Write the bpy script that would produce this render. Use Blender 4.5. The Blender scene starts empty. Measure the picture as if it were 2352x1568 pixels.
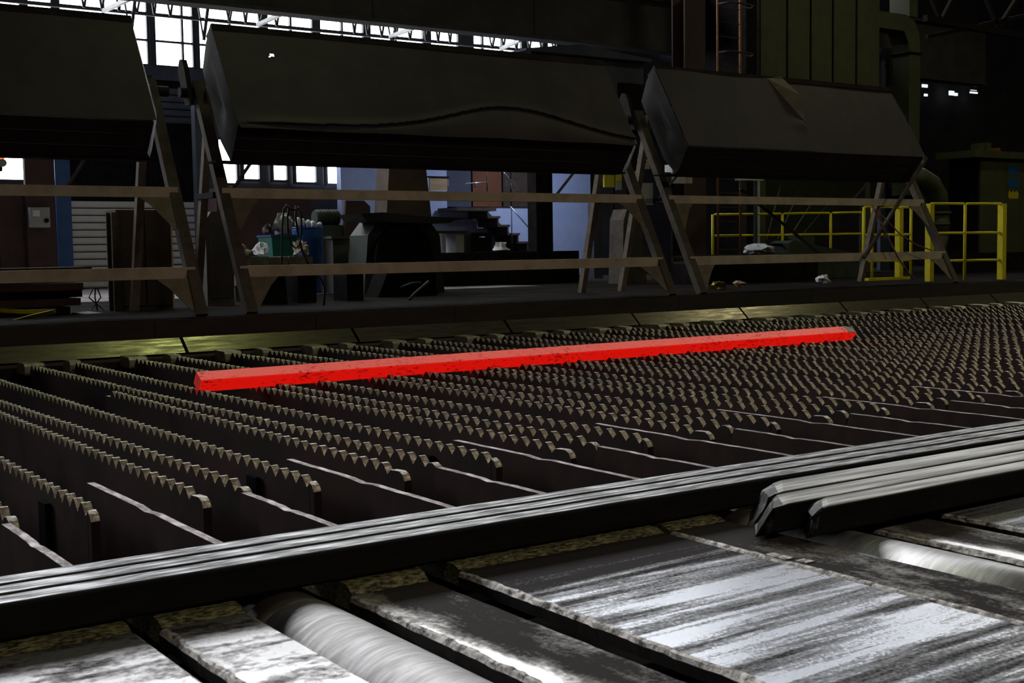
import bpy, math, random
from mathutils import Vector, Matrix

rnd = random.Random(7)
sc = bpy.context.scene
COL = sc.collection

# ------------------------------------------------------------------ camera
# world axes: X along the glowing billet, Y across the bed (away), Z up; 1 unit = 1 m, Z = 0 at the rack tips
AX = Matrix(((0.8185354, 0.05389777, -0.57192205),
             (-0.57426436, 0.05105199, -0.81707658),
             (-0.01484085, 0.99724056, 0.07273943)))
FPX, CX, CY = 2896.868, 1176.0, 784.0
EYE = Vector((0.0, 0.0, 1.0))
cd = bpy.data.cameras.new('camera')
cam = bpy.data.objects.new('camera', cd)
COL.objects.link(cam)
cd.sensor_width = 36.0
cd.lens = FPX * 36.0 / 2352.0
cd.clip_start, cd.clip_end = 0.05, 400.0
cd.dof.use_dof = True
cd.dof.focus_distance = 8.5
cd.dof.aperture_fstop = 9.0
cam.matrix_world = Matrix.Translation(EYE) @ AX.to_4x4()
sc.camera = cam


def ray(px, py):
    return AX @ Vector((px - CX, -(py - CY), -FPX))


def at(px, py, Y):
    """world point of a photo pixel lying at distance Y across the hall"""
    d = ray(px, py)
    return EYE + d * (Y / d.y)


# ------------------------------------------------------------------ world, lamps, exposure
sc.view_settings.view_transform = 'Standard'
sc.view_settings.look = 'None'
sc.view_settings.exposure = 0.0
sc.view_settings.gamma = 1.0
sc.view_settings.use_curve_mapping = False
sc.cycles.use_denoising = True
sc.cycles.max_bounces = 5
sc.cycles.diffuse_bounces = 3
sc.cycles.caustics_reflective = False
sc.cycles.caustics_refractive = False
sc.cycles.sample_clamp_indirect = 2.0
w = bpy.data.worlds.new('hall_air')
sc.world = w
w.use_nodes = True
w.node_tree.nodes['Background'].inputs[0].default_value = (0.45, 0.5, 0.6, 1)
w.node_tree.nodes['Background'].inputs[1].default_value = 0.004

WINDOW_STRENGTH = 8.0


def lamp(name, loc, power, color, size):
    ld = bpy.data.lights.new(name, 'AREA')
    ld.shape = 'DISK'
    ld.size = size
    ld.energy = power
    ld.color = color
    o = bpy.data.objects.new(name, ld)
    o.location = loc
    COL.objects.link(o)
    return o


# high-bay lamps hanging under the roof, one row over the bed, one over the far edge
for lx, ly, pw, c in ((-4, -1.0, 80, (1.0, .87, .70)), (7.5, 0.5, 120, (1.0, .87, .68)), (19, 1.5, 150, (1.0, .90, .60)),
                      (8.4, 13.9, 50, (.84, 1.0, .42)), (23.6, 14.4, 90, (1.0, .95, .58)), (36, 4.5, 200, (1.0, .90, .5))):
    lamp('high_bay_light', (lx, ly, 10.5), pw, c, 1.1)
# added unseen cool fill over the stair, brightens the blue wall
lamp('stair_fill', (17.5, 22.9, 4.3), 105, (.74, .83, 1.0), 1.2)
# added unseen fill that brightens the railing, right of the frame
lamp('railing_fill', (22.5, 10.5, 4.0), 14, (1.0, .93, .62), .5)


# ------------------------------------------------------------------ materials
def nodes_of(m):
    m.use_nodes = True
    nt = m.node_tree
    return nt, nt.nodes, nt.links, nt.nodes['Principled BSDF']


def setp(b, **k):
    names = {'color': 'Base Color', 'rough': 'Roughness', 'metal': 'Metallic', 'spec': 'Specular IOR Level',
             'ecol': 'Emission Color', 'estr': 'Emission Strength'}
    for a, v in k.items():
        s = b.inputs[names[a]]
        s.default_value = (*v, 1) if isinstance(v, tuple) else v


def mat(name, c1, c2=None, rough=.6, rough2=None, metal=0.0, metal2=None, scale=6.0, stretch=(1, 1, 1), lo=.4, hi=.62,
        bump=0.0, spec=.4, detail=6.0):
    """two-tone noise material in object space; c2 shows where the noise is high"""
    m = bpy.data.materials.new(name)
    nt, N, L, b = nodes_of(m)
    setp(b, color=c1, rough=rough, metal=metal, spec=spec)
    if c2 is None and bump == 0:
        return m
    tc = N.new('ShaderNodeTexCoord')
    mp = N.new('ShaderNodeMapping')
    mp.inputs['Scale'].default_value = stretch
    L.new(tc.outputs['Object'], mp.inputs['Vector'])
    nz = N.new('ShaderNodeTexNoise')
    nz.inputs['Scale'].default_value = scale
    nz.inputs['Detail'].default_value = detail
    nz.inputs['Roughness'].default_value = .62
    L.new(mp.outputs['Vector'], nz.inputs['Vector'])
    rp = N.new('ShaderNodeMapRange')
    rp.inputs['From Min'].default_value = lo
    rp.inputs['From Max'].default_value = hi
    L.new(nz.outputs['Fac'], rp.inputs['Value'])
    if c2 is not None:
        mx = N.new('ShaderNodeMix')
        mx.data_type = 'RGBA'
        mx.inputs['A'].default_value = (*c1, 1)
        mx.inputs['B'].default_value = (*c2, 1)
        L.new(rp.outputs['Result'], mx.inputs['Factor'])
        L.new(mx.outputs['Result'], b.inputs['Base Color'])
    for key, a, z in (('Roughness', rough, rough2), ('Metallic', metal, metal2)):
        if z is not None:
            r2 = N.new('ShaderNodeMapRange')
            r2.inputs['To Min'].default_value = a
            r2.inputs['To Max'].default_value = z
            L.new(rp.outputs['Result'], r2.inputs['Value'])
            L.new(r2.outputs['Result'], b.inputs[key])
    if bump:
        bp = N.new('ShaderNodeBump')
        bp.inputs['Strength'].default_value = bump
        bp.inputs['Distance'].default_value = .01
        L.new(nz.outputs['Fac'], bp.inputs['Height'])
        L.new(bp.outputs['Normal'], b.inputs['Normal'])
    return m


def glow(name, col, strength):
    m = bpy.data.materials.new(name)
    nt, N, L, b = nodes_of(m)
    setp(b, color=(.02, .02, .02), ecol=col, estr=strength, rough=.3)
    return m


MT = {}
MT['rack'] = mat('rack_scale', (.045, .031, .028), (.085, .05, .04), rough=.62, rough2=.8, scale=3.5, bump=.25, spec=.25)
MT['tooth'] = mat('rubbed_tooth_steel', (.34, .30, .25), (.68, .61, .52), rough=.42, rough2=.22, metal=.75, scale=34, bump=.6)
MT['flat'] = mat('rubbed_skid_steel', (.14, .105, .10), (.50, .43, .42), rough=.55, rough2=.42, metal=.6, metal2=.9, scale=14,
                 stretch=(2, .8, 1), lo=.42, hi=.66, bump=.3)
MT['barside'] = mat('shaded_bar_side', (.022, .021, .022), (.04, .04, .042), rough=.7, scale=14, stretch=(.2, 1, 1), spec=.25)  # bar sides and rounded corners: shade put into a darker colour
MT['bar'] = mat('rolled_bar_scale', (.10, .10, .105), (.80, .80, .82), rough=.55, rough2=.48, metal=.4, metal2=.9, scale=30,
                stretch=(.16, 1.5, 1.5), lo=.41, hi=.62, bump=.15)
MT['movbar'] = mat('moving_bar_scale', (.16, .155, .145), (.66, .65, .61), rough=.5, rough2=.40, metal=.5, metal2=.9, scale=16,
                   stretch=(.07, 1.5, 1.5), lo=.34, hi=.66, bump=.08)
MT['barend'] = mat('cropped_bar_end', (.02, .02, .02), (.26, .26, .255), rough=.5, metal=.7, scale=16, lo=.5, hi=.7, bump=.6)
MT['roller'] = mat('brushed_roller_steel', (.48, .465, .46), (.70, .685, .68), rough=.38, rough2=.44, metal=1.0, scale=7,
                   stretch=(1, 9, 1), bump=.02)
MT['rollerdark'] = mat('oily_roller_end', (.08, .07, .055), (.14, .12, .09), rough=.5, metal=.5, scale=8)
MT['hood'] = mat('grimy_cover_sheet', (.050, .041, .048), (.070, .057, .065), rough=.62, scale=1.6, bump=.05, spec=.3)
MT['hoodgrey'] = mat('scuffed_cover_end', (.012, .011, .011), (.085, .079, .08), rough=.75, scale=1.7, lo=.5, hi=.75, spec=.2, bump=.1)
MT['rib'] = mat('sooty_rib_steel', (.032, .026, .027), (.05, .04, .04), rough=.8, scale=4, spec=.1)
MT['shelf'] = mat('dusty_tan_channel', (.60, .53, .40), (.80, .71, .54), rough=.7, scale=3, lo=.36, hi=.55, bump=.1, spec=.25)
MT['gusset'] = mat('dusty_gusset_plate', (.20, .165, .125), (.28, .235, .18), rough=.7, scale=6, spec=.25)
MT['leg'] = mat('dusty_brown_leg', (.085, .07, .058), (.13, .108, .088), rough=.7, scale=6, bump=.1, spec=.25)
MT['curb'] = mat('greasy_curb_steel', (.042, .04, .036), (.065, .055, .046), rough=.55, scale=4, stretch=(.5, 1, 3), bump=.1)
MT['apron'] = mat('worn_apron_steel', (.12, .105, .07), (.24, .215, .14), rough=.34, rough2=.24, metal=.8, scale=9,
                  stretch=(.3, 3, 3), bump=.08)
MT['apronlip'] = mat('dark_apron_lip', (.05, .042, .035), (.09, .07, .055), rough=.6, scale=8)
MT['pad'] = mat('rubbed_end_pad', (.45, .44, .33), (.68, .66, .5), rough=.45, metal=.6, scale=16, bump=.2)
MT['yellow'] = mat('yellow_rail_paint', (.90, .80, .015), (.78, .68, .02), rough=.5, scale=9, spec=.3)
MT['orange'] = mat('orange_ladder_paint', (.34, .13, .02), (.2, .08, .02), rough=.6, scale=8)
MT['ledge'] = mat('mottled_yellow_ledge', (.05, .043, .026), (.52, .49, .22), rough=.42, metal=.4, scale=55, stretch=(.6, 1.5, 2), lo=.42,
                  hi=.66, bump=.6)  # dark brown mottled with yellow
MT['black'] = mat('sooty_black_steel', (.012, .010, .011), (.022, .018, .018), rough=.85, scale=5, spec=.04)
MT['girder'] = mat('dark_girder_paint', (.075, .07, .072), (.10, .092, .092), rough=.8, scale=2, spec=.1)
MT['conc'] = mat('oily_dirt_floor', (.014, .012, .011), (.03, .026, .024), rough=.95, scale=1.4, bump=.35, detail=9, spec=.02)
MT['truss'] = mat('dim_truss_steel', (.02, .015, .012), None, rough=.9, spec=.1)
MT['floorglare'] = mat('window_glare_floor', (.16, .145, .15), (.34, .31, .32), rough=.75, scale=1.6, bump=.5, detail=9, spec=.15)
MT['dimgrey'] = mat('dim_grey_sheet', (.11, .105, .10), (.14, .132, .128), rough=.7, scale=3)
MT['rubble'] = mat('dusty_rubble', (.22, .20, .17), (.36, .33, .28), rough=.85, scale=4, bump=.5)
MT['pit'] = mat('pit_scale', (.016, .013, .012), (.03, .024, .022), rough=.85, scale=2)
MT['bluewall'] = mat('blue_lime_plaster', (.42, .52, .84), (.48, .57, .88), rough=.85, scale=3, bump=.1)
MT['paleblue'] = mat('pale_blue_cabin', (.05, .06, .10), (.065, .075, .12), rough=.7, scale=2)
MT['hallwall'] = mat('sooty_hall_wall', (.035, .033, .038), (.055, .05, .055), rough=.85, scale=1.2)
MT['sill'] = mat('dark_blue_sill_band', (.06, .075, .10), (.08, .10, .13), rough=.6, scale=2)
MT['shutter'] = mat('grey_shutter_slat', (.78, .75, .71), (.84, .81, .77), rough=.6, scale=3)
MT['frame'] = mat('dark_window_steel', (.05, .055, .065), None, rough=.6)
MT['bluesteel'] = mat('blue_column_paint', (.035, .10, .28), (.05, .13, .32), rough=.5, scale=3)
MT['green'] = mat('green_machine_paint', (.028, .048, .037), (.045, .065, .05), rough=.6, scale=3, bump=.1)
MT['olive'] = mat('olive_panel_paint', (.062, .071, .036), (.082, .092, .047), rough=.6, scale=1.5)
MT['brown'] = mat('rusty_brown_plate', (.06, .042, .03), (.09, .06, .042), rough=.7, scale=3)
MT['litedge'] = mat('painted_edge_light', (.95, .75, .5), None, rough=.5)
MT['rust'] = mat('dark_red_plate', (.055, .028, .029), (.075, .042, .04), rough=.75, scale=2)
MT['brick'] = mat('burnt_orange_door', (.17, .06, .028), (.13, .046, .022), rough=.7, scale=2)
MT['wood'] = mat('raw_timber', (.40, .27, .16), (.52, .37, .23), rough=.7, scale=4, stretch=(.4, 3, 3))
MT['drum'] = mat('blue_drum_plastic', (.02, .075, .30), (.03, .10, .36), rough=.4, scale=2)
MT['bin'] = mat('teal_bin_plastic', (.01, .16, .13), (.02, .20, .16), rough=.45, scale=2)
MT['white'] = mat('white_sheet', (.78, .80, .84), (.62, .64, .68), rough=.6, scale=5)
MT['sack'] = mat('dusty_sack_cloth', (.40, .35, .27), (.62, .57, .48), rough=.85, scale=6, bump=.5)
MT['rubber'] = mat('black_cable_rubber', (.02, .018, .018), None, rough=.6)
MT['redwhite'] = mat('faded_red_cable', (.28, .05, .06), (.4, .33, .32), rough=.6, scale=9)
MT['tread'] = mat('dark_stair_steel', (.05, .035, .03), (.07, .05, .04), rough=.8, scale=4)
MT['chrome'] = mat('bare_handrail_tube', (.55, .55, .62), None, rough=.3, metal=.9)
MT['greybox'] = mat('grey_switch_box', (.33, .34, .34), (.4, .41, .41), rough=.5, scale=3)
MT['stickerblue'] = mat('blue_sticker', (.01, .12, .42), None, rough=.5)
MT['stickeryellow'] = mat('yellow_sticker', (.62, .55, .02), None, rough=.5)
MT['yellowboard'] = mat('yellow_board', (.60, .55, .02), (.5, .44, .02), rough=.6, scale=4)
MT['pane'] = glow('daylight_pane', (.95, .97, 1.0), WINDOW_STRENGTH)
MT['smallpane'] = glow('far_daylight_pane', (.85, .95, 1.0), 1.1)
MT['redlamp'] = glow('red_signal_lens', (1.0, .10, .015), 3.0)


def slab_material(name, shine, dark, streak, lo, hi, seed, fine=40.0, pit=.5, edge=0.0, far=0.0):
    """scale-covered table plate, rubbed bare where bars slide over it (streaks run along X)"""
    m = bpy.data.materials.new(name)
    nt, N, L, b = nodes_of(m)
    setp(b, spec=.12)
    tc = N.new('ShaderNodeTexCoord')
    mp = N.new('ShaderNodeMapping')
    mp.inputs['Scale'].default_value = streak
    mp.inputs['Location'].default_value = (seed, seed * 2.3, 0)
    L.new(tc.outputs['Object'], mp.inputs['Vector'])
    n1 = N.new('ShaderNodeTexNoise')
    n1.inputs['Scale'].default_value = 5.0
    n1.inputs['Detail'].default_value = 10
    n1.inputs['Roughness'].default_value = .66
    n1.inputs['Distortion'].default_value = .25
    L.new(mp.outputs['Vector'], n1.inputs['Vector'])
    n2 = N.new('ShaderNodeTexNoise')
    n2.inputs['Scale'].default_value = fine
    n2.inputs['Detail'].default_value = 6
    n2.inputs['Roughness'].default_value = .7
    L.new(tc.outputs['Object'], n2.inputs['Vector'])
    a = N.new('ShaderNodeMath')
    a.operation = 'MULTIPLY_ADD'
    L.new(n2.outputs['Fac'], a.inputs[0])
    a.inputs[1].default_value = .38 * pit
    L.new(n1.outputs['Fac'], a.inputs[2])
    if edge:                                            # rubbed bare along the left edge
        sx = N.new('ShaderNodeSeparateXYZ')
        L.new(tc.outputs['Object'], sx.inputs[0])
        er = N.new('ShaderNodeMapRange')
        er.inputs['From Min'].default_value = -.02
        er.inputs['From Max'].default_value = -.16
        er.inputs['To Max'].default_value = edge
        L.new(sx.outputs['X'], er.inputs['Value'])
        a2 = N.new('ShaderNodeMath')
        L.new(a.outputs[0], a2.inputs[0])
        L.new(er.outputs['Result'], a2.inputs[1])
        a = a2
    if far:                                             # far end darkened: the bars' dark reflection painted in, with some unrubbed scale
        sy = N.new('ShaderNodeSeparateXYZ')
        L.new(tc.outputs['Object'], sy.inputs[0])
        fr2 = N.new('ShaderNodeMapRange')
        fr2.inputs['From Min'].default_value = .62
        fr2.inputs['From Max'].default_value = .95
        fr2.inputs['To Max'].default_value = -far
        L.new(sy.outputs['Y'], fr2.inputs['Value'])
        a3 = N.new('ShaderNodeMath')
        L.new(a.outputs[0], a3.inputs[0])
        L.new(fr2.outputs['Result'], a3.inputs[1])
        a = a3
    rp = N.new('ShaderNodeMapRange')
    rp.inputs['From Min'].default_value = lo
    rp.inputs['From Max'].default_value = hi
    L.new(a.outputs[0], rp.inputs['Value'])
    mx = N.new('ShaderNodeMix')
    mx.data_type = 'RGBA'
    mx.inputs['A'].default_value = (*dark, 1)
    mx.inputs['B'].default_value = (*shine, 1)
    L.new(rp.outputs['Result'], mx.inputs['Factor'])
    L.new(mx.outputs['Result'], b.inputs['Base Color'])
    for key, u, v in (('Roughness', .75, .27), ('Metallic', .1, .95)):
        r2 = N.new('ShaderNodeMapRange')
        r2.inputs['To Min'].default_value = u
        r2.inputs['To Max'].default_value = v
        L.new(rp.outputs['Result'], r2.inputs['Value'])
        L.new(r2.outputs['Result'], b.inputs[key])
    bp = N.new('ShaderNodeBump')
    bp.inputs['Strength'].default_value = .10
    bp.inputs['Distance'].default_value = .003
    L.new(a.outputs[0], bp.inputs['Height'])
    L.new(bp.outputs['Normal'], b.inputs['Normal'])
    return m


MT['slabwide'] = slab_material('rubbed_wide_plate', (.44, .455, .49), (.035, .028, .030), (.15, 2.3, 1), .53, .74, 3.1, fine=85, pit=1.0, far=.22)
MT['slabnarrow'] = slab_material('scaly_narrow_plate', (.66, .64, .62), (.05, .043, .042), (1.3, .5, 1), .66, .94, 8.7, fine=55, pit=1.0, edge=.30, far=.1)
MT['slabdark'] = slab_material('dark_speckled_plate', (.50, .48, .46), (.045, .038, .037), (1.6, .7, 1), .68, .92, 2.7, fine=60, pit=1.1, far=.2)
MT['slabbright'] = slab_material('bright_narrow_plate', (.44, .43, .43), (.04, .034, .034), (.4, 1.4, 1), .40, .60, 5.2, pit=.8, far=.12)
MT['slabedge'] = mat('chipped_plate_edge', (.04, .034, .034), (.85, .81, .77), rough=.5, metal=.2, metal2=.7, scale=34, lo=.34, hi=.56, bump=1.0, detail=9)


def billet_material(name, lo, hi, base, glowcol):
    m = bpy.data.materials.new(name)
    nt, N, L, b = nodes_of(m)
    setp(b, rough=.5, spec=.5)
    tc = N.new('ShaderNodeTexCoord')
    mp = N.new('ShaderNodeMapping')
    mp.inputs['Scale'].default_value = (.35, 1, 1)
    L.new(tc.outputs['Object'], mp.inputs['Vector'])
    n = N.new('ShaderNodeTexNoise')
    n.inputs['Scale'].default_value = 55
    n.inputs['Detail'].default_value = 6
    n.inputs['Roughness'].default_value = .7
    L.new(mp.outputs['Vector'], n.inputs['Vector'])
    n3 = N.new('ShaderNodeTexNoise')
    n3.inputs['Scale'].default_value = 3
    L.new(tc.outputs['Object'], n3.inputs['Vector'])
    ad = N.new('ShaderNodeMath')
    ad.operation = 'MULTIPLY_ADD'
    ad.inputs[1].default_value = .25
    L.new(n3.outputs['Fac'], ad.inputs[0])
    L.new(n.outputs['Fac'], ad.inputs[2])
    r = N.new('ShaderNodeMapRange')                     # flakes of cold scale hide the glow
    r.inputs['From Min'].default_value = .46
    r.inputs['From Max'].default_value = .58
    L.new(ad.outputs[0], r.inputs['Value'])
    col = N.new('ShaderNodeMix')
    col.data_type = 'RGBA'
    col.inputs['A'].default_value = (.10, .05, .045, 1)
    col.inputs['B'].default_value = (*base, 1)
    L.new(r.outputs['Result'], col.inputs['Factor'])
    L.new(col.outputs['Result'], b.inputs['Base Color'])
    em = N.new('ShaderNodeMapRange')
    em.inputs['To Min'].default_value = lo
    em.inputs['To Max'].default_value = hi
    L.new(r.outputs['Result'], em.inputs['Value'])
    b.inputs['Emission Color'].default_value = (*glowcol, 1)
    L.new(em.outputs['Result'], b.inputs['Emission Strength'])
    return m


MT['billet'] = billet_material('glowing_billet_flank', .10, .62, (.22, .10, .09), (1.0, .008, .004))
MT['billettop'] = billet_material('crusted_lit_billet_top', .24, .47, (.85, .80, .80), (1.0, .02, .02))  # pale base paints overhead light onto the top; crust dulls its glow
MT['billetface'] = billet_material('dull_billet_end', .14, .22, (.45, .30, .28), (1.0, .012, .008))
MT['billetend'] = mat('cooled_billet_tip', (.85, .74, .66), (.95, .86, .78), rough=.35, scale=20)


# ------------------------------------------------------------------ mesh building
class MB:
    def __init__(s):
        s.v, s.f, s.m, s.sm = [], [], [], []

    def face(s, idx, mi=0, smooth=False):
        s.f.append(tuple(idx))
        s.m.append(mi)
        s.sm.append(smooth)

    def box(s, x0, x1, y0, y1, z0, z1, mi=0):
        n = len(s.v)
        s.v += [(x0, y0, z0), (x1, y0, z0), (x1, y1, z0), (x0, y1, z0), (x0, y0, z1), (x1, y0, z1), (x1, y1, z1), (x0, y1, z1)]
        for q in ((0, 3, 2, 1), (4, 5, 6, 7), (0, 1, 5, 4), (1, 2, 6, 5), (2, 3, 7, 6), (3, 0, 4, 7)):
            s.face([n + i for i in q], mi)
        return s

    def bar(s, a, b, w, h, mi=0, up=(0, 0, 1)):
        """rectangular bar from a to b; w across, h along 'up'"""
        a, b = Vector(a), Vector(b)
        d = (b - a).normalized()
        u = Vector(up)
        if abs(d.dot(u)) > .98:
            u = Vector((0, 1, 0))
        r = d.cross(u).normalized()
        u = r.cross(d).normalized()
        n = len(s.v)
        for p in (a, b):
            for sx, sy in ((-1, -1), (1, -1), (1, 1), (-1, 1)):
                s.v.append(tuple(p + r * (sx * w / 2) + u * (sy * h / 2)))
        for q in ((0, 1, 2, 3), (7, 6, 5, 4), (0, 4, 5, 1), (1, 5, 6, 2), (2, 6, 7, 3), (3, 7, 4, 0)):
            s.face([n + i for i in q], mi)
        return s

    def tube(s, pts, r, n=8, mi=0, cap=True):
        pts = [Vector(p) for p in pts]
        base = len(s.v)
        k = len(pts)
        prev = None
        for i, p in enumerate(pts):
            d = (pts[min(i + 1, k - 1)] - pts[max(i - 1, 0)]).normalized()
            u = prev if prev is not None else (Vector((0, 0, 1)) if abs(d.z) < .9 else Vector((1, 0, 0)))
            a = d.cross(u)
            if a.length < 1e-4:
                a = d.cross(Vector((1, .3, .2)))
            a.normalize()
            u = a.cross(d).normalized()
            prev = u
            rr = r[i] if isinstance(r, (list, tuple)) else r
            for j in range(n):
                t = 2 * math.pi * j / n
                s.v.append(tuple(p + a * (rr * math.cos(t)) + u * (rr * math.sin(t))))
        for i in range(k - 1):
            for j in range(n):
                j2 = (j + 1) % n
                s.face((base + i * n + j, base + i * n + j2, base + (i + 1) * n + j2, base + (i + 1) * n + j), mi, n > 5)
        if cap:
            s.face([base + j for j in range(n)][::-1], mi)
            s.face([base + (k - 1) * n + j for j in range(n)], mi)
        return s

    def prism(s, poly, axis, t0, t1, mi=0, side_mi=None):
        """extrude a closed polygon; axis 'x': poly is (y,z); 'y': (x,z); 'z': (x,y); side_mi: material per edge"""
        n = len(s.v)
        k = len(poly)
        for t in (t0, t1):
            for a, b in poly:
                s.v.append({'x': (t, a, b), 'y': (a, t, b), 'z': (a, b, t)}[axis])
        s.face([n + i for i in range(k)][::-1], mi)
        s.face([n + k + i for i in range(k)], mi)
        for i in range(k):
            j = (i + 1) % k
            s.face((n + i, n + j, n + k + j, n + k + i), side_mi[i] if side_mi else mi)
        return s

    def grid(s, fn, nu, nv, mi=0, smooth=True, skip=()):
        n = len(s.v)
        for j in range(nv + 1):
            for i in range(nu + 1):
                s.v.append(tuple(fn(i / nu, j / nv)))
        for j in range(nv):
            for i in range(nu):
                if (i, j) in skip:
                    continue
                a = n + j * (nu + 1) + i
                s.face((a, a + 1, a + nu + 2, a + nu + 1), mi, smooth)
        return s

    def blob(s, c, rx, ry, rz, seed, rough=.25, nu=12, nv=7, mi=0):
        r = random.Random(seed)
        n = len(s.v)
        c = Vector(c)
        for j in range(nv + 1):
            ph = math.pi * j / nv
            for i in range(nu):
                th = 2 * math.pi * i / nu
                k = 1 + rough * (r.random() - .5) * 2 * (math.sin(ph) + .3)
                z = max(-.55, math.cos(ph)) * rz * k
                s.v.append((c.x + rx * k * math.sin(ph) * math.cos(th), c.y + ry * k * math.sin(ph) * math.sin(th), c.z + z))
        for j in range(nv):
            for i in range(nu):
                i2 = (i + 1) % nu
                s.face((n + j * nu + i, n + (j + 1) * nu + i, n + (j + 1) * nu + i2, n + j * nu + i2), mi, False)
        return s

    def mesh(s, name, mats, origin=(0, 0, 0)):
        me = bpy.data.meshes.new(name)
        ox, oy, oz = origin
        me.from_pydata([(x - ox, y - oy, z - oz) for x, y, z in s.v], [], s.f)
        for m in (mats if isinstance(mats, (list, tuple)) else [mats]):
            me.materials.append(MT[m])
        me.polygons.foreach_set('material_index', s.m)
        me.polygons.foreach_set('use_smooth', s.sm)
        me.update()
        return me

    def centre(s):
        xs, ys, zs = zip(*s.v)
        return ((min(xs) + max(xs)) / 2, (min(ys) + max(ys)) / 2, min(zs))

    def build(s, name, mats, parent=None):
        """ONE mesh object; vertices are given in world space; a parent keeps them there"""
        org = s.centre()
        o = bpy.data.objects.new(name, s.mesh(name, mats, org))
        COL.objects.link(o)
        o.location = org
        if parent is not None:
            o.parent = parent
            p = parent
            off = Vector(org)
            off -= wloc(p)
            o.location = off
        return o


def wloc(o):
    v = Vector(o.location)
    while o.parent is not None:
        o = o.parent
        v += Vector(o.location)
    return v


def tag(o, label=None, cat=None, group=None, kind=None):
    if label:
        o['label'] = label
    if cat:
        o['category'] = cat
    if group:
        o['group'] = group
    if kind:
        o['kind'] = kind
    return o


def thing(name, loc, label, cat, group=None):
    o = bpy.data.objects.new(name, None)
    o.empty_display_size = .1
    o.location = loc
    COL.objects.link(o)
    return tag(o, label, cat, group)


def struct(o):
    o['kind'] = 'structure'
    return o


def copy_child(ch, parent):
    c = ch.copy()
    COL.objects.link(c)
    c.parent = parent
    return c
# ------------------------------------------------------------------ setting: floors, pit, walls, roof
YW = 26.0                                                           # far wall of the hall
ZF = 0.33                                                           # hall floor beyond the bed
struct(MB().box(-25, 70, 12.93, YW + .3, ZF - .25, ZF).build('floor', 'conc'))
struct(MB().box(-25, 13.6, 18.5, YW - .2, ZF, ZF + .004).build('floor_2', 'floorglare'))  # lighter floor zone, window reflections painted in as colour
struct(MB().box(-25, 70, -14, 12.92, -1.75, -1.5).build('floor_1', 'pit'))
struct(MB().box(-25, 70, -14, YW + 1, 15.2, 15.5).build('ceiling', 'hallwall'))
struct(MB().box(-25, 70, 12.93, 13.03, -1.5, ZF - .25).build('wall_front', 'pit'))

# ------------------------------------------------------------------ cooling bed: toothed racks
PITCH, DEPTH = .111, .05
T0 = 8.95                                                           # a tooth tip lies here
TH = .037


def rack_outline(y_near, y_far, bottom, nose, rr, seed):
    """side outline (y, z) of a toothed plate from its near end to its far end"""
    r = random.Random(seed)
    pts = []
    i0 = math.ceil((y_near + (.12 if nose else .06) - T0) / PITCH)
    i1 = math.floor((y_far - .05 - T0) / PITCH)
    pts.append((y_near, bottom))
    if nose:
        v = T0 + i0 * PITCH - PITCH / 2
        pts += [(y_near, -.062), (y_near + .018, -.035), (y_near + .05, -.022), (v - .03, -.026), (v, -DEPTH)]
    else:
        pts += [(y_near, -DEPTH)]
    for i in range(i0, i1 + 1):
        t = T0 + i * PITCH
        f = rr * (.8 + .4 * r.random())
        h = -.004 * r.random()
        pts += [(t - f - .006, -f * .55 + h - .002), (t - f * .45, h - .0005), (t + f * .45, h), (t + f + .004, -f * .6 + h)]
        pts.append((t + PITCH / 2, -DEPTH + .004 * r.random()))
    pts += [(y_far, -DEPTH), (y_far, bottom)]
    return pts


def rack_mesh(name, y_near, y_far, bottom=-.5, nose=True, rr=.016, seed=1):
    pts = rack_outline(y_near, y_far, bottom, nose, rr, seed)
    mb = MB()
    k = len(pts)
    for x in (0, TH):
        mb.v += [(x, y, z) for y, z in pts]
    vn = len(mb.v)
    mb.v += [(x, pts[i][0], bottom) for x in (0, TH) for i in range(k)]
    for i in range(1, k - 2):                                       # side faces as vertical strips under each edge
        mb.face((i, i + 1, vn + i + 1, vn + i), 0)
        mb.face((k + i + 1, k + i, vn + k + i, vn + k + i + 1), 0)
        mb.face((i + 1, i, k + i, k + i + 1), 1)
    mb.face((0, 1, k + 1, k), 0)
    mb.face((k - 2, k - 1, 2 * k - 1, 2 * k - 2), 0)
    return mb.mesh(name, ['rack', 'tooth'], (0, y_near, bottom))


PX0, QX0, RX0, DX = 1.467, 1.943, 1.108, .981
YN, YQ, YFAR = 5.05, 9.55, 12.12
ORD = ('first second third fourth fifth sixth seventh eighth ninth tenth eleventh twelfth thirteenth fourteenth fifteenth sixteenth seventeenth '
       'eighteenth nineteenth twentieth last').split()

p_mesh = [rack_mesh('long_rack', YN, YFAR, seed=s, rr=.009 + .003 * s) for s in (0, 1, 2)]
q_mesh = [rack_mesh('short_rack', YN + .02, YQ, seed=s + 5, rr=.014 + .005 * s) for s in (0, 1)]
r_mesh = [rack_mesh('fixed_rack', YN + .07, YFAR, seed=s + 9, rr=.010 + .004 * s) for s in (0, 1)]
clamp_mesh = MB().box(-.03, -.004, 0, .11, -.45, -.075).mesh('clamp_plate', 'black', (0, 0, -.45))
pad_mb = MB().prism([(12.15, -.10), (12.155, -.02), (12.18, .004), (12.44, .008), (12.44, -.10)], 'x', 0, .18)
pad_mesh = pad_mb.mesh('end_pad', 'pad', (0, 12.24, -.1))
lug_mesh = MB().prism([(12.13, -.2), (12.135, -.03), (12.16, .005), (12.34, .01), (12.38, -.01), (12.38, -.2)], 'x', -.03, .075).mesh('stop_lug', 'pad', (0, 12.2, -.2))
bolt_mesh = MB().tube([(0, 0, 0), (-.05, 0, 0)], .022, 6).tube([(-.05, 0, 0), (-.085, 0, 0)], .012, 8).mesh('bolt', 'black')


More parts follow.
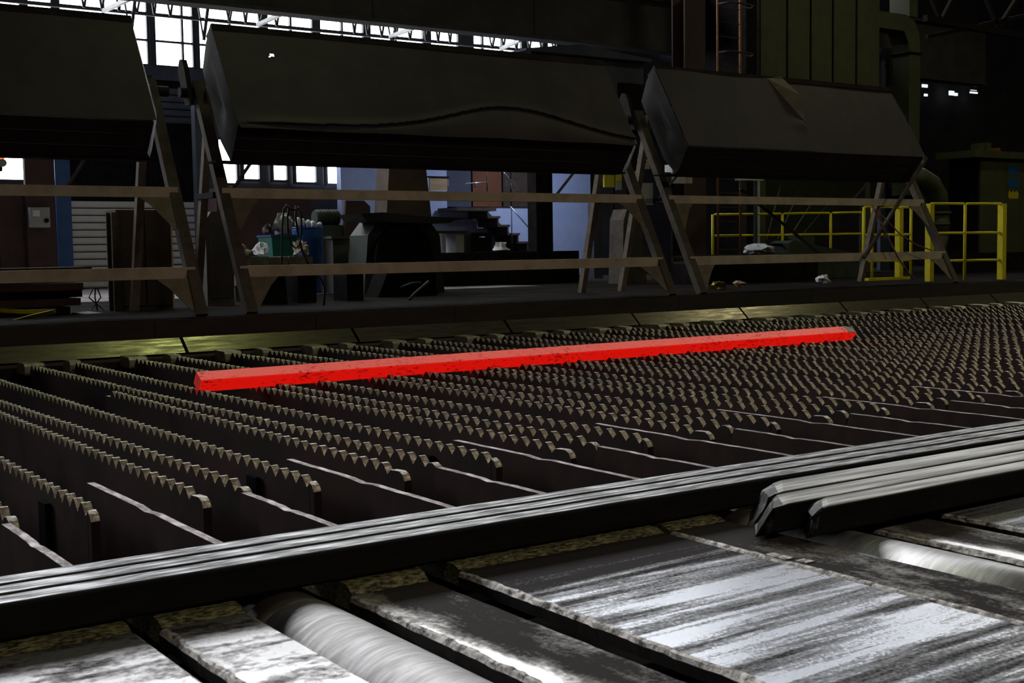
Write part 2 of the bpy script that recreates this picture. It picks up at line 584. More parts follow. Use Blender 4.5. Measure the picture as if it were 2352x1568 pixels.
def put(name, me, loc, parent=None, rz=0.0):
    o = bpy.data.objects.new(name, me)
    COL.objects.link(o)
    o.location = loc
    o.rotation_euler.z = rz
    if parent is not None:
        o.parent = parent
        o.location = Vector(loc) - wloc(parent)
    return o


SEEN = 6                                                            # so many front ends are in the frame
for k in range(0, 20):
    x = PX0 + k * DX
    o = put('long_rack', p_mesh[k % 3], (x, YN, -.5))
    near = k < SEEN
    tag(o, ('long toothed steel plate with rounded front nose, %s such nose from the left' % ORD[k]) if near else
        'long toothed plate, %s of its kind counted from the left, front end out of sight' % ORD[k], 'rack', 'long moving racks of the bed')
    if near:
        put('clamp_plate', clamp_mesh, (x, 5.62, -.45), o)
for k in range(0, 20):
    x = QX0 + k * DX
    o = put('short_rack', q_mesh[k % 2], (x, YN + .02, -.51))
    tag(o, ('short worn toothed plate just left of the %s skid plate with bolts' % ORD[k + 1]) if k < 5 else
        'short worn toothed plate, %s of its kind counted from the left, among crowded rows' % ORD[k], 'rack', 'short moving racks of the bed')
ANG = math.radians(.95)
for k in range(0, 21):
    x = RX0 + .066 + k * DX
    o = put('fixed_rack', r_mesh[k % 2], (x, YN + .07, -.5), None, ANG)
    if k < 6:
        lb = 'fixed toothed rack joined to the %s bolted skid plate from the left' % ORD[k]
    else:
        lb = 'fixed toothed rack with rubbed far end pad, %s from the left along the apron' % ORD[k]
    tag(o, lb, 'rack', 'fixed racks of the bed')
    xf = x - (YFAR - YN - .07) * math.sin(ANG)
    pd = put('end_pad', pad_mesh, (0, 0, 0), None)
    pd.parent = o
    pd.location = Matrix.Rotation(-ANG, 3, 'Z') @ (Vector((xf - .04, 12.24, -.1)) - Vector(o.location))
    pd.rotation_euler.z = -ANG
    if 1 <= k <= 17:
        l = put('stop_lug', lug_mesh, (xf + .40, 12.2, -.2))
        lbl = {1: 'small rubbed stop lug at far left, beside the leftmost long rack', 2: 'small rubbed stop lug left of the third long rack far end',
               3: 'small stop lug below the bright green-lit apron plate'}.get(k, 'small rubbed stop lug at the apron foot, beside the %s fixed rack far end' % ORD[k])
        tag(l, lbl, 'stop lug', 'stop lugs along the apron')

# smooth skid plates that carry the bars off the racks
ZS = -.025


def skid_mesh(y0, y1, seed, cham):
    r = random.Random(seed)
    mb = MB()
    n = 14
    ys = [y0 + (y1 - y0) * i / n for i in range(n + 1)]
    zs = [ZS + .003 * (r.random() - .5) - (.008 if n * .45 < i < n * .55 else 0) for i, _ in enumerate(ys)]
    zs[-1] -= .0
    for x in (0, .034):
        mb.v += [(x, y, z) for y, z in zip(ys, zs)]
        mb.v += [(x, y + (cham * .12 if i == n else 0), -.5) for i, y in enumerate(ys)]
    s = 2 * (n + 1)
    for i in range(n):
        mb.face((i, i + 1, n + 1 + i + 1, n + 1 + i), 0)
        mb.face((s + i + 1, s + i, s + n + 1 + i, s + n + 2 + i), 0)
        mb.face((i + 1, i, s + i, s + i + 1), 1)
    mb.face((0, n + 1, s + n + 1, s), 0)
    mb.face((n, s + n, s + 2 * n + 1, 2 * n + 1), 0)
    return mb.mesh('skid_plate', ['rack', 'flat'], (0, y0, -.5))


SKY0 = 4.20
ska = skid_mesh(SKY0, 5.06, 3, 1)
skb = [skid_mesh(SKY0, 5.74, 4, 0), skid_mesh(SKY0, 5.74, 14, 0)]
for k in range(0, 8):
    x = RX0 + .022 + k * DX
    o = put('skid_plate', ska, (x, SKY0, -.5))
    for by, bz in ((4.86, -.30), (4.78, -.36)):
        put('bolt', bolt_mesh, (x, by, bz), o)
    tag(o, ('short skid plate carrying bolts, %s of its kind from the left' % ORD[k]) if k < 6 else
        'short bolted skid plate, %s of its kind from the left, at the right frame edge' % ORD[k], 'skid plate', 'short bolted skid plates')
    x = PX0 + .19 + k * DX
    if k < 7:
        o = put('skid_plate', skb[k % 2], (x, SKY0, -.5))
        tag(o, ('long smooth skid plate right behind the %s rounded rack nose' % ORD[k]) if k < 6 else
            'long smooth skid plate at the right frame edge', 'skid plate', 'long plain skid plates')

# cross beams under the bed
for i, (y, z, h, lb) in enumerate(((4.62, -.5, .16, 'dark cross beam carrying the skid plates under the black bars'),
                                   (7.6, -.52, .2, 'dark cross beam in the pit under the rack middle'),
                                   (11.4, -.52, .2, 'dark cross beam in the pit under the rack far ends'))):
    b = MB().box(-3, 24, y - .09, y + .09, z - h, z - .012)
    b.box(-3, 24, y - .16, y + .16, z - .03 - .0, z - .011)
    for px in (0, 6, 12, 18, 23):
        b.box(px - .1, px + .1, y - .08, y + .08, -1.5, z - h + .01)
    tag(b.build('cross_beam', 'black'), lb, 'beam', None)

# ------------------------------------------------------------------ glowing billet
# square section of .115, turned 33 degrees, its lower corner seated in a notch
cen = Vector((9.012, .050))
h = .0575
th = math.radians(33.5)


def rot2(a, b):
    return (cen.x + a * math.cos(th) - b * math.sin(th), cen.y + a * math.sin(th) + b * math.cos(th))


c = .007
sec = [rot2(-h, h - c), rot2(-h + c, h), rot2(h - c, h), rot2(h, h - c), rot2(h, -h + c), rot2(h - c, -h), rot2(-h + c, -h), rot2(-h, -h + c)]
XB0, XB1 = 3.44, 10.78
rb = random.Random(3)
mb = MB()
NX = 60
rings = []
for i in range(NX + 1):
    x = XB0 + (XB1 - .14 - XB0) * i / NX
    n = len(mb.v)
    rings.append(n)
    for (y, z) in sec:
        mb.v.append((x, y + .0012 * (rb.random() - .5), z + .0012 * (rb.random() - .5)))
for i in range(NX):
    for j in range(8):
        j2 = (j + 1) % 8
        mb.face((rings[i] + j, rings[i] + j2, rings[i + 1] + j2, rings[i + 1] + j), 1 if j in (1, 2) else 0)
mb.face([rings[0] + j for j in range(8)][::-1], 2)
mb.face([rings[-1] + j for j in range(8)], 0)
billet = mb.build('billet', ['billet', 'billettop', 'billetface'])
tag(billet, 'glowing red-hot square steel billet lying across the toothed racks', 'billet')
tip = MB()
n = 0
for t, s_ in ((0, 1.0), (.05, .99), (.11, .80), (.15, .5)):
    for (y, z) in sec:
        yy = cen.x + (y - cen.x) * s_ - .02 * t / .15
        zz = cen.y + (z - cen.y) * s_
        tip.v.append((XB1 - .1401 + t, yy, zz + .004 * (rb.random() - .5)))
for i in range(3):
    for j in range(8):
        j2 = (j + 1) % 8
        tip.face((i * 8 + j, i * 8 + j2, (i + 1) * 8 + j2, (i + 1) * 8 + j), 1 if j in (0, 1) else 0)
tip.face([24 + j for j in range(8)], 1)
tag(tip.build('cropped_tip', ['billet', 'billetend'], billet), 'paler, cooler cropped tip')

# ------------------------------------------------------------------ three black bars in front of the racks


def bar_section(y0, y1, z0, z1, c):
    k = c * .3
    return [(y0 + c, z0), (y1 - c, z0), (y1 - k, z0 + k), (y1, z0 + c), (y1, z1 - c), (y1 - k, z1 - k), (y1 - c, z1), (y0 + c, z1), (y0 + k, z1 - k), (y0, z1 - c),
            (y0, z0 + c), (y0 + k, z0 + k)]


ZT = -.13                                                           # table plate tops
ys = 3.787
names = ('nearest the roller table', 'middle of three', 'touching the skid plates')
for i in range(3):
    b = MB().prism(bar_section(ys + i * .119, ys + i * .119 + .106, -.112, 0, .010), 'x', -1.6, 13.5, 1, [1, 1, 1, 1, 1, 1, 0, 1, 1, 1, 1, 1])
    tag(b.build('steel_bar', ['bar', 'barside']), 'long black square bar in front of the racks, %s' % names[i], 'bar', 'three cold bars in front of the racks')

# three moving bars on the right, ends cropped ragged
mv = ((3.540, 3.722, 3.932, 'cold bar on the roller table, touching the long black bars behind'),
      (3.362, 3.522, 3.745, 'cold bar on the roller table, middle of the right-hand three'),
      (3.230, 3.356, 3.794, 'cold bar on the roller table, nearest with its end set back'))
for i, (y0, y1, x0, lb) in enumerate(mv):
    r = random.Random(40 + i)
    z0, z1 = -.112, -.001
    sec2 = bar_section(y0, y1, z0, z1, .009)
    m = MB()
    prof = ((-.03, .55, .030), (-.005, .80, .014), (.03, .95, .005), (.07, 1.0, 0), (9.0, 1.0, 0))
    cy, cz = (y0 + y1) / 2, z0
    for t, s_, dz in prof:
        for (y, z) in sec2:
            j = 0 if t > .05 else 1
            m.v.append((x0 + t + 1.0 * (y - y1) + j * .03 * (r.random() - .5) - (.07 * (z1 - z) / (z1 - z0) if t < .05 else 0) * (1.0 if i < 2 else .4),
                        y, max(z0, z - dz * (1 if z > z0 + .05 else 0) + j * .008 * (r.random() - .5))))
    kk = len(sec2)
    for a in range(4):
        for j in range(kk):
            j2 = (j + 1) % kk
            m.face((a * kk + j, a * kk + j2, (a + 1) * kk + j2, (a + 1) * kk + j), 1 if a < 2 else (0 if j in (5, 6, 7) else 2))
    m.face([j for j in range(kk)][::-1], 1)
    m.face([4 * kk + j for j in range(kk)], 0)
    tag(m.build('steel_bar', ['movbar', 'barend', 'barside']), lb, 'bar', 'three bars on the roller table')

# ------------------------------------------------------------------ roller table: plates and rollers


def plate(x0, x1, z, matn, seed, jag, label, ledge=.03, y0=1.35, sub=None, dent=True):
    """one table plate with a chipped left edge and a raised ledge at its far end"""
    r = random.Random(seed)
    t = thing('table_plate', ((x0 + x1) / 2, (y0 + 3.72) / 2, z - .12), label, 'plate', 'plates of the roller table')
    m = MB()
    n = 90
    c = .010
    rows = []
    e = 0
    for i in range(n + 1):
        y = y0 + (3.70 - y0) * i / n
        e = .72 * e + .28 * jag * (r.random() - .5) * 4
        j = e
        a = len(m.v)
        rows.append(a)
        m.v += [(x0 + .004 * r.random(), y, z - .055), (x0 + j * .25, y, z - c * 1.5 - abs(j) * .4), (x0 + c + j, y, z - .003 - .2 * abs(j) * r.random()),
                (x0 + c * 2.2 + j, y, z), (x1 - c - .3 * j, y, z), (x1 - .3 * c, y, z - .4 * c), (x1, y, z - c * 1.3), (x1, y, z - .055)]
    for i in range(n):
        a, b = rows[i], rows[i + 1]
        for q in range(7):
            m.face((a + q, a + q + 1, b + q + 1, b + q), {0: 2, 6: 2, 3: 0}.get(q, 1), q in (4, 5))
        m.face((a + 7, a, b, b + 7), 2)
    m.face([rows[0] + q for q in range(8)][::-1], 2)
    m.face([rows[-1] + q for q in range(8)], 2)
    m.build('top_plate', [matn, 'slabedge', 'pit'], t)
    g = MB()
    gz = -.114
    nn = max(4, int((x1 - x0) / .04))
    rows = []
    for i in range(nn + 1):
        x = x0 + .01 + (x1 - x0 - .02) * i / nn
        j = .006 * (r.random() - .5)
        a = len(g.v)
        rows.append(a)
        g.v += [(x, 3.701, z - .055), (x, 3.702 + j, z + .001), (x, 3.735 + j, gz - .004 + j * .3), (x, 3.755, gz), (x, 4.12, gz), (x, 4.12, z - .055)]
    for i in range(nn):
        a, b = rows[i], rows[i + 1]
        for q in range(5):
            g.face((a + q, b + q, b + q + 1, a + q + 1), 0)
        g.face((a + 5, b + 5, b, a), 0)
    g.face([rows[0] + q for q in range(6)], 0)
    g.face([rows[-1] + q for q in range(6)][::-1], 0)
    g.build('raised_ledge', 'ledge', t)
    if sub:
        for (sx0, sx1, sy0, sy1, hh) in sub:
            MB().box(sx0, sx1, sy0, sy1, z - .002, z + hh).build('weld_patch', 'slabedge', t)
    return t


def roller(xc, label, rad=.19, zt=-.114):
    t = thing('table_roller', (xc, 2.5, zt - 2 * rad), label, 'roller', 'rollers of the roller table')
    zc = zt - rad
    MB().tube([(xc, 1.3, zc), (xc, 3.66, zc)], rad, 64).build('roller_barrel', 'roller', t)
    MB().tube([(xc, 3.6605, zc), (xc, 3.80, zc)], [rad * .985, rad * .985], 48).build('roller_collar', 'rollerdark', t)
    MB().tube([(xc, 3.801, zc), (xc, 4.1, zc)], .08, 20).build('journal', 'black', t)
    return t


PER = 2.12
plate(.21, 1.195, ZT, 'slabbright', 11, .010, 'wide table plate in the lower left corner, left of the first gap')
plate(1.265, 1.555, ZT - .004, 'slabbright', 12, .010, 'narrow light table plate left of the large foreground roller')
roller(1.72, 'large bright brushed roller at the lower left of the foreground')
plate(1.915, 2.235, ZT - .014, 'slabnarrow', 13, .012, 'scaly narrow table plate right of the large foreground roller')
plate(2.345, 3.325, ZT, 'slabwide', 14, .012, 'wide polished table plate with dark streaks in the foreground')
plate(3.338, 3.665, ZT + .001, 'slabdark', 15, .010, 'dark speckled narrow plate left of the right-hand roller',
      sub=((3.355, 3.40, 3.10, 3.20, .004), (3.375, 3.42, 3.02, 3.07, .004)))
roller(3.84, 'bright brushed roller at the right, half under the moving bars')
plate(4.02, 4.36, ZT - .006, 'slabnarrow', 16, .012, 'narrow dark plate right of the right-hand roller')
plate(4.455, 5.44, ZT, 'slabwide', 17, .012, 'wide plate at the right frame edge under the moving bars')
plate(5.455, 5.78, ZT, 'slabnarrow', 18, .012, 'narrow plate outside the right edge under the moving bars')
# the light beam seen through the gaps below the bars
bm = MB().box(-2, 13, 4.22, 4.62, -.80, -.52)
tag(MB().box(-2, 13, 4.13, 4.18, -.34, -.2).box(-2, 13, 4.13, 4.19, -.36, -.335).build('support_ledge', 'flat'),
    'long pale support ledge glimpsed through plate gaps below the black bars', 'ledge')
# table frame under the plates
fr = MB()
for x in (1.23, 1.90, 2.29, 3.70, 4.0, 4.41):
    fr.box(x - .02, x + .02, 1.4, 3.6, -.9, -.53)
fr.box(-1, 12, 1.5, 1.6, -1.5, -.55)
fr.box(-1, 12, 3.4, 3.5, -1.5, -.55)
tag(fr.build('support_trestle', 'black'), 'black steel frame in the gaps below the roller table', 'frame')

# ------------------------------------------------------------------ inlet apron and curb on the far side of the bed
ap = thing('inlet_apron', (10, 12.6, -.2), 'sloping row of worn metal plates along the far end of the racks', 'apron')
joints = [-1.6, .7, 2.65, 4.70, 6.70, 8.80, 10.85, 12.84, 14.95, 16.86, 18.72, 20.8, 22.9, 25.0]
rj = random.Random(5)
for a, b in zip(joints, joints[1:]):
    tl = .004 * (rj.random() - .5)
    m = MB().prism([(12.585, -.035 + tl), (12.755, .118 + tl), (12.735, .135 + tl), (12.565, -.012 + tl)], 'x', a + .018, b - .018)
    m.build('apron_plate', 'apron', ap)
m = MB().prism([(12.46, -.16), (12.44, -.05), (12.56, -.03), (12.58, -.16)], 'x', -2, 25)
m.build('apron_lip', 'apronlip', ap)
MB().prism([(12.586, -.30), (12.60, -.04), (12.77, .10), (12.80, -.3)], 'x', -2, 25).build('apron_backing', 'black', ap)

cu = thing('curb_rail', (10, 12.85, ZF - .5), 'dark greasy steel curb with a thin bright top edge behind the racks', 'curb')
cj = [-2, 1.0, 4.45, 6.29, 8.13, 11.76, 14.4, 17.2, 20.2, 25]
for a, b in zip(cj, cj[1:]):
    MB().box(a + .004, b - .004, 12.80, 12.86, .13, .325).build('curb_segment', 'curb', cu)
MB().box(-2, 25, 12.865, 12.928, -.2, .318).build('curb_backing', 'curb', cu)
MB().box(-2, 25, 12.80, 12.806, .325, .3275).build('top_edge', 'leg', cu)
# ------------------------------------------------------------------ hinged covers on A-frame stands
TOPY, TOPZ, FY, FZ, BY, BZ = 14.08, 3.645, 13.353, 2.436, 13.61, 2.05
NRM = Vector((0, -(TOPZ - FZ), -(FY - TOPY) * -1)).normalized()
NRM = Vector((0, -.857, .515))                                      # outward normal of the sloping sheet


def on_sheet(x, v, push=0.0):
    """v = 0 at the ridge, 1 at the lower edge"""
    return Vector((x, TOPY + (FY - TOPY) * v, TOPZ + (FZ - TOPZ) * v)) + NRM * push


def sheet(x0, x1, nu, nv, push_fn, matn, name, parent, hole=None, mi_fn=None):
    m = MB()

    def fn(u, v):
        x = x0 + (x1 - x0) * u
        return on_sheet(x, v, push_fn(u, v))
    m.grid(fn, nu, nv, 0, False, skip=hole or ())
    if mi_fn:
        q = 0
        for j in range(nv):
            for i in range(nu):
                if hole and (i, j) in hole:
                    continue
                m.m[q] = mi_fn((i + .5) / nu, (j + .5) / nv)
                q += 1
    n = len(m.v)
    return m.build(name, matn if isinstance(matn, list) else [matn], parent)


def cover_unit(x0, x1, hx0, hx1, label, kind, seed):
    r = random.Random(seed)
    t = thing('hinged_cover', ((x0 + x1) / 2, 14.2, ZF), label, 'machine cover', 'covers along the inlet table')
    # legs: two A-frames
    for xe, s in ((x0, 1), (x1, -1)):
        MB().bar((xe, 14.52, 3.02), (xe, 13.13, ZF), .10, .13, up=(1, 0, 0)).build('leg', 'leg', t)
        MB().bar((xe + s * .10, 14.36, 2.95), (xe + s * .10, 15.03, ZF), .09, .09, up=(1, 0, 0)).build('leg', 'gusset', t)
        MB().bar((xe + s * .05, 14.2, 1.69), (xe + s * .05, 14.75, 1.69), .05, .07).build('tie_bar', 'rib', t)
        # hinge lug and hub
        lug = [(14.40, 2.75), (14.55, 2.75), (14.74, 3.10), (14.76, 3.22), (14.70, 3.31), (14.62, 3.30), (14.56, 3.20)]
        dz, dy = (0, 0) if s > 0 else (-.22, -.06)
        lug = [(a + dy, b + dz) for a, b in lug]
        ox = -.11 if s > 0 else .02
        MB().prism(lug, 'x', xe + ox - .03, xe + ox + .03).build('hinge_lug', 'rib', t)
        MB().tube([(xe - s * .22, 14.52, 2.90), (xe + s * .12, 14.52, 2.90)], .062, 14).build('hinge_hub', 'rib', t)
        # gusset plates under the two shelf channels
        for zt, lg in ((1.636, .36), (.735, .34)):
            def legp(z, off=0.0):
                return 14.48 - 1.33 * (2.97 - z) / 2.64 - .052 - off
            g = MB()
            pts = [(xe - s * .02, zt), (xe + s * .42, zt), (xe + s * .30, zt - .10), (xe + s * .10, zt - lg), (xe - s * .02, zt - lg)]
            for off in (0, -.014):
                g.v += [(x, legp(z, off), z) for x, z in pts]
            k = len(pts)
            g.face(list(range(k)))
            g.face([k + i for i in range(k)][::-1])
            for i in range(k):
                j = (i + 1) % k
                g.face((i, k + i, k + j, j))
            g.build('gusset', 'gusset', t)
    # shelf channels
    for zt, zb, y, ov in ((1.752, 1.636, 13.79, .03), (.862, .735, 13.345, .03)):
        m = MB().box(x0 - ov, x1 + ov, y - .012, y, zb, zt)
        m.box(x0 - ov, x1 + ov, y, y + .07, zt - .012, zt)
        m.box(x0 - ov, x1 + ov, y, y + .07, zb, zb + .012)
        m.build('shelf_channel', 'shelf', t)
        m = MB().box(x0 + .1, x1 - .1, y + .09, y + .52, zb + .02, zb + .05)
        m.box(x0 + .1, x1 - .1, y + .50, y + .53, zb + .02, zt - .02)
        m.build('shelf_tray', 'rib', t)
    # sloping sheet
    L = hx1 - hx0
    if kind == 'plain':
        sheet(hx0, hx1, 24, 8, lambda u, v: .004 * math.sin(9 * u + 4 * v), 'hood', 'front_sheet', t)
    elif kind == 'folded':
        # the lower strip has buckled outwards along a long wavy fold
        def fold(u):
            return .985 - .29 * math.exp(-((u - .66) / .22) ** 2) - .02 * math.sin(3 * u)
        hole = {(12, 23), (13, 22), (13, 21)}
        def upper(u, v):
            d = fold(u) - v
            return .004 * math.sin(7 * u + 3 * v) * min(1, 20 * u) + min(1, 12 * u) * (.035 * math.exp(-(d / .05) ** 2) if d > -.004 else -.03)
        sheet(hx0, hx1, 118, 80, upper, 'hood', 'front_sheet', t, hole)
        m = MB()

        def fl(u, v):
            f = fold(u)
            vv = f + (1.03 - f) * v
            return on_sheet(hx0 + .02 + (L - .04) * u, vv, -.004 + .06 * math.sin(math.pi * min(1, v * .9)) * min(1, (1 - f) * 4) + .008 * math.sin(23 * u) * v)
        m.grid(fl, 60, 8, 0, True)
        m.build('buckled_strip', 'hood', t)
    else:
        us = .50

        def left(u, v):
            k = math.exp(-((1 - u) / .10) ** 2)
            return .012 + k * (.02 * math.exp(-((v - .12) / .16) ** 2) + .015 * math.exp(-((v - .42) / .18) ** 2) + .02 * math.exp(-((v - .66) / .08) ** 2)) + \
                .004 * math.sin(8 * u + 3 * v)
        sheet(hx0, hx0 + L * us, 60, 40, left, 'hood', 'front_sheet', t)
        m = MB()
        m.grid(lambda u, v: on_sheet(hx0 + L * us - .16 * (1 - v) * (1 - u) * 0 + .004, v, -.012 + .09 * u * math.exp(-((v - .3) / .3) ** 2)), 3, 24, 0, True)
        m.build('bent_flange', 'hoodgrey', t)
        pc = MB()  # lit patch of the bent seam, painted with a paler material
        q = [(.43, .03, .016), (.50, .04, .035), (.512, .32, .15), (.508, .62, .03), (.468, .34, .02)]
        pc.v += [tuple(on_sheet(hx0 + L * a, b, c_)) for a, b, c_ in q] + [tuple(on_sheet(hx0 + L * a, b, c_ - .012)) for a, b, c_ in q]
        pc.face((0, 1, 2))
        pc.face((0, 2, 4))
        pc.face((4, 2, 3))
        pc.face((7, 6, 5))
        pc.face((9, 7, 5))
        pc.face((8, 7, 9))
        for e0, e1 in ((0, 1), (1, 2), (2, 3), (3, 4), (4, 0)):
            pc.face((e0, 5 + e0, 5 + e1, e1))
        tag(pc.build('bent_corner', 'gusset', t), 'bent corner, coloured paler for the light caught on it')
        sheet(hx0 + L * us - .06, hx1, 40, 12, lambda u, v: .004 * math.sin(6 * u + 2 * v) - .01, 'hood', 'front_sheet', t)
    # ridge lip, ribs under the sheet, bottom lip
    MB().prism([(TOPY - .05, TOPZ - .07), (TOPY - .03, TOPZ + .005), (TOPY + .14, TOPZ - .12), (TOPY + .10, TOPZ - .17)], 'x', hx0, hx1).build('ridge_lip', 'rib', t)
    d = Vector((0, BY - FY, BZ - FZ))
    for i in range(3):
        a = Vector((0, FY + .03, FZ)) + d * ((i + .5) / 3.0)
        MB().bar((hx0 + .03, a.y + .02 + .012 * i, a.z), (hx1 - .02, a.y + .02 + .012 * i, a.z), .05, .15, up=(0, d.y, d.z)).build('under_rib', 'rib', t)
    MB().box(hx0 - .16, hx1 + .02, BY + .02, BY + .30, BZ - .02, BZ + .002).build('bottom_plate', 'black', t)
    # end caps: dented sheet at the left, plain at the right
    rear = [(13.87, 2.284), (14.355, 3.158), (14.235, 3.443)]
    cap = [(TOPY, TOPZ), (FY, FZ), (13.524, 2.145), (BY, BZ)] + rear
    cc = (sum(p[0] for p in cap) / len(cap), sum(p[1] for p in cap) / len(cap))
    for xe, sg, mm in ((hx0, -1, 'hoodgrey'), (hx1, 1, 'hood')):
        m = MB()
        rings = []
        for q, push in ((1.0, 0), (.66, .045), (.33, .01), (.0, -.03)):
            n = len(m.v)
            rings.append(n)
            for i, (y, z) in enumerate(cap):
                m.v.append((xe + sg * (push * (.4 + 1.2 * r.random())), cc[0] + (y - cc[0]) * q, cc[1] + (z - cc[1]) * q))
        k = len(cap)
        for a, b in zip(rings, rings[1:]):
            for i in range(k):
                j = (i + 1) % k
                m.face((a + i, a + j, b + j, b + i), 0, True)
        m.build('end_cap', mm, t)
    # back struts that hold the cover open
    for xe in (hx0 + .5, hx1 - .5):
        MB().bar((xe, 13.95, 2.2), (xe - .25, 14.35, 1.66), .03, .03).build('stay_rod', 'leg', t)
    return t


cover_unit(-1.2, 5.08, -1.2, 4.74, 'tall dark hinged cover stand at the upper left, cut by the left frame edge', 'plain', 1)
cover_unit(5.66, 11.92, 5.67, 11.50, 'tall dark hinged cover stand in the middle with a buckled lower strip', 'folded', 2)
u3 = cover_unit(12.50, 18.31, 12.45, 17.80, 'tall dark hinged cover stand at the right with a bent seam in its sheet', 'seam', 3)
a, b = at(2128, 362, 13.25), at(1984, 592, 13.25)
MB().bar(a, b, .045, .045).build('brace_rod', 'leg', u3)
a, b = at(1700, 434, 14.5), at(1882, 582, 14.1)
MB().bar(a, b, .04, .04).build('stay_rod', 'rib', u3)


def pbox(x0, y0, x1, y1, Y):
    """photo rectangle at distance Y -> X0, X1, Z0, Z1"""
    ym, xm = (y0 + y1) / 2, (x0 + x1) / 2
    return at(x0, ym, Y).x, at(x1, ym, Y).x, at(xm, y1, Y).z, at(xm, y0, Y).z


# ------------------------------------------------------------------ far wall with windows
ROWS = [4.92, 5.43, 5.98, 6.55]
UP0, UP1 = 6.7, 13.6
XL, XR = -16.0, 46.0


def wall_piece(x0, x1, z0, z1, name='wall_back', m='hallwall', y0=YW - .02, y1=YW + .25):
    return struct(MB().box(x0, x1, y0, y1, z0, z1).build(name, m))


shx0, shx1 = at(160, 500, YW).x, at(470, 500, YW).x
LOW0, LOW1 = at(496, 400, YW).x, at(784, 400, YW).x                 # lower window row
lz0, lz1 = 2.42, 3.55
wz0, wz1 = pbox(0, 345, 64, 418, YW)[2:]
wx0, wx1 = -1.0, at(62, 380, YW).x
wall_piece(-25, wx0, ZF, 4.9)
wall_piece(wx0, wx1, ZF, wz0)
wall_piece(wx0, wx1, wz1, 4.9)
wall_piece(wx1, shx0, ZF, 4.9)
wall_piece(shx0, shx1, 4.55, 4.9)
wall_piece(shx1, LOW0, ZF, 4.9)
wall_piece(LOW0, LOW1, ZF, lz0)
wall_piece(LOW0, LOW1, lz1, 4.9)
wall_piece(LOW1, 70, ZF, 4.9)
wall_piece(19.8, 70, 4.9, UP0)
wall_piece(-25, XL, 4.9, 15.2)
wall_piece(XR, 70, UP0, 15.2)
wall_piece(XL, XR, UP1, 15.2)
struct(MB().box(-25, 22, YW - .10, YW - .021, 4.62, 4.90).build('trim_1', 'sill'))
struct(MB().box(69.7, 70, -14, YW, -1.5, 15.2).build('wall_right', 'hallwall'))

nwin = [0]


def window(x0, x1, zs, thin, pane_mat='pane', fw=.06, ft=.035, label=None):
    """steel window: frame, glazing bars and one pane per light"""
    nwin[0] += 1
    m = MB()
    xs = [x0] + list(thin) + [x1]
    for i, x in enumerate(xs):
        wd = fw if i in (0, len(xs) - 1) else ft
        m.box(x - wd, x + wd, YW - .04, YW + .05, zs[0] - fw, zs[-1] + fw)
    for i, z in enumerate(zs):
        wd = fw if i in (0, len(zs) - 1) else ft
        m.box(x0, x1, YW - .03, YW + .045, z - wd, z + wd)
    fr_ = struct(m.build('window_%d' % nwin[0], 'frame'))
    for a, b in zip(xs, xs[1:]):
        for c_, d_ in zip(zs, zs[1:]):
            MB().box(a, b, YW + .052, YW + .06, c_, d_).build('pane', pane_mat, fr_)
    return fr_


bays = [(-1.0, 1.4, [.2]), (1.5, 3.9, [2.7]), (4.0, 6.58, [5.3]), (6.70, 7.18, []), (7.31, 9.10, [8.2]), (9.24, 10.08, [9.84]), (10.19, 11.60, [10.9]),
        (11.76, 12.87, [12.33]), (13.03, 14.16, [13.6]), (14.31, 15.76, [15.0]), (15.94, 16.74, []), (17.15, 18.62, [17.44, 18.02]), (18.80, 19.26, []), (19.40, 19.72, [])]
for x0, x1, thin in bays:
    window(x0, x1, ROWS, thin, fw=.022, ft=.022)
for (a0, a1, _), (b0, b1, _) in zip(bays, bays[1:]):
    struct(MB().box(a1 + .023, b0 - .023, YW - .06, YW + .1, 4.9, UP0).build('trim_3', 'frame'))
for k in range(31):                                                 # tall lights above, out of the frame, along the whole wall
    x0 = XL + k * 2.0
    lo_ = UP0 if x0 < 20 else 9.2
    window(x0 + .1, x0 + 1.9, [lo_ + .06, (lo_ + UP1) / 2, UP1 - .06], [x0 + 1.0], fw=.08, ft=.04)
wall_piece(-16, -1.1, 4.9, UP0)
wall_piece(20.0, XR, UP0 + .001, 9.19)

for x0, x1, y0, y1 in ((499, 545, 318, 423), (556, 597, 330, 414), (624, 660, 330, 416), (676, 727, 330, 421), (748, 781, 330, 424)):
    a0, a1, b0, b1 = pbox(x0, y0, x1, y1, YW)
    window(a0, a1, [b0, min(b1, lz1)], [], fw=.03)
    # plaster reveal below the light
window(wx0, wx1, [wz0, wz1], [2.5], fw=.05)
wall_piece(LOW0, LOW1, lz0, lz1, 'trim_2', 'frame', YW + .07, YW + .2)
a0, a1, b0, b1 = pbox(412, 424, 471, 447, YW)
window(a0, a1, [b0, (b0 + b1) / 2, b1], [], fw=.03, ft=.05)

sh = struct(MB().box(shx0 - .1, shx0, YW - .14, YW - .03, ZF, 4.6).box(shx1, shx1 + .1, YW - .14, YW - .03, ZF, 4.6).build('door_1', 'sill'))
z = ZF + .02
sl = MB().prism([(YW - .10, 0), (YW - .115, .03), (YW - .10, .126), (YW - .06, .126), (YW - .06, 0)], 'x', shx0 + .01, shx1 - .01).mesh('slat', 'shutter', (0, YW - .09, 0))
zs1, zs2 = at(300, 470, YW).z, at(400, 290, YW).z
sl2 = sl.copy()
sl2.materials[0] = MT['sill']
while z < 4.45:
    if z < zs1 or z > zs2:
        put('slat', sl if z < zs1 else sl2, (0, YW - .09, z), sh)
    z += .1475
MB().box(shx0, shx1, YW - .055, YW - .02, ZF, 4.6).build('shutter_backing', 'black', sh)

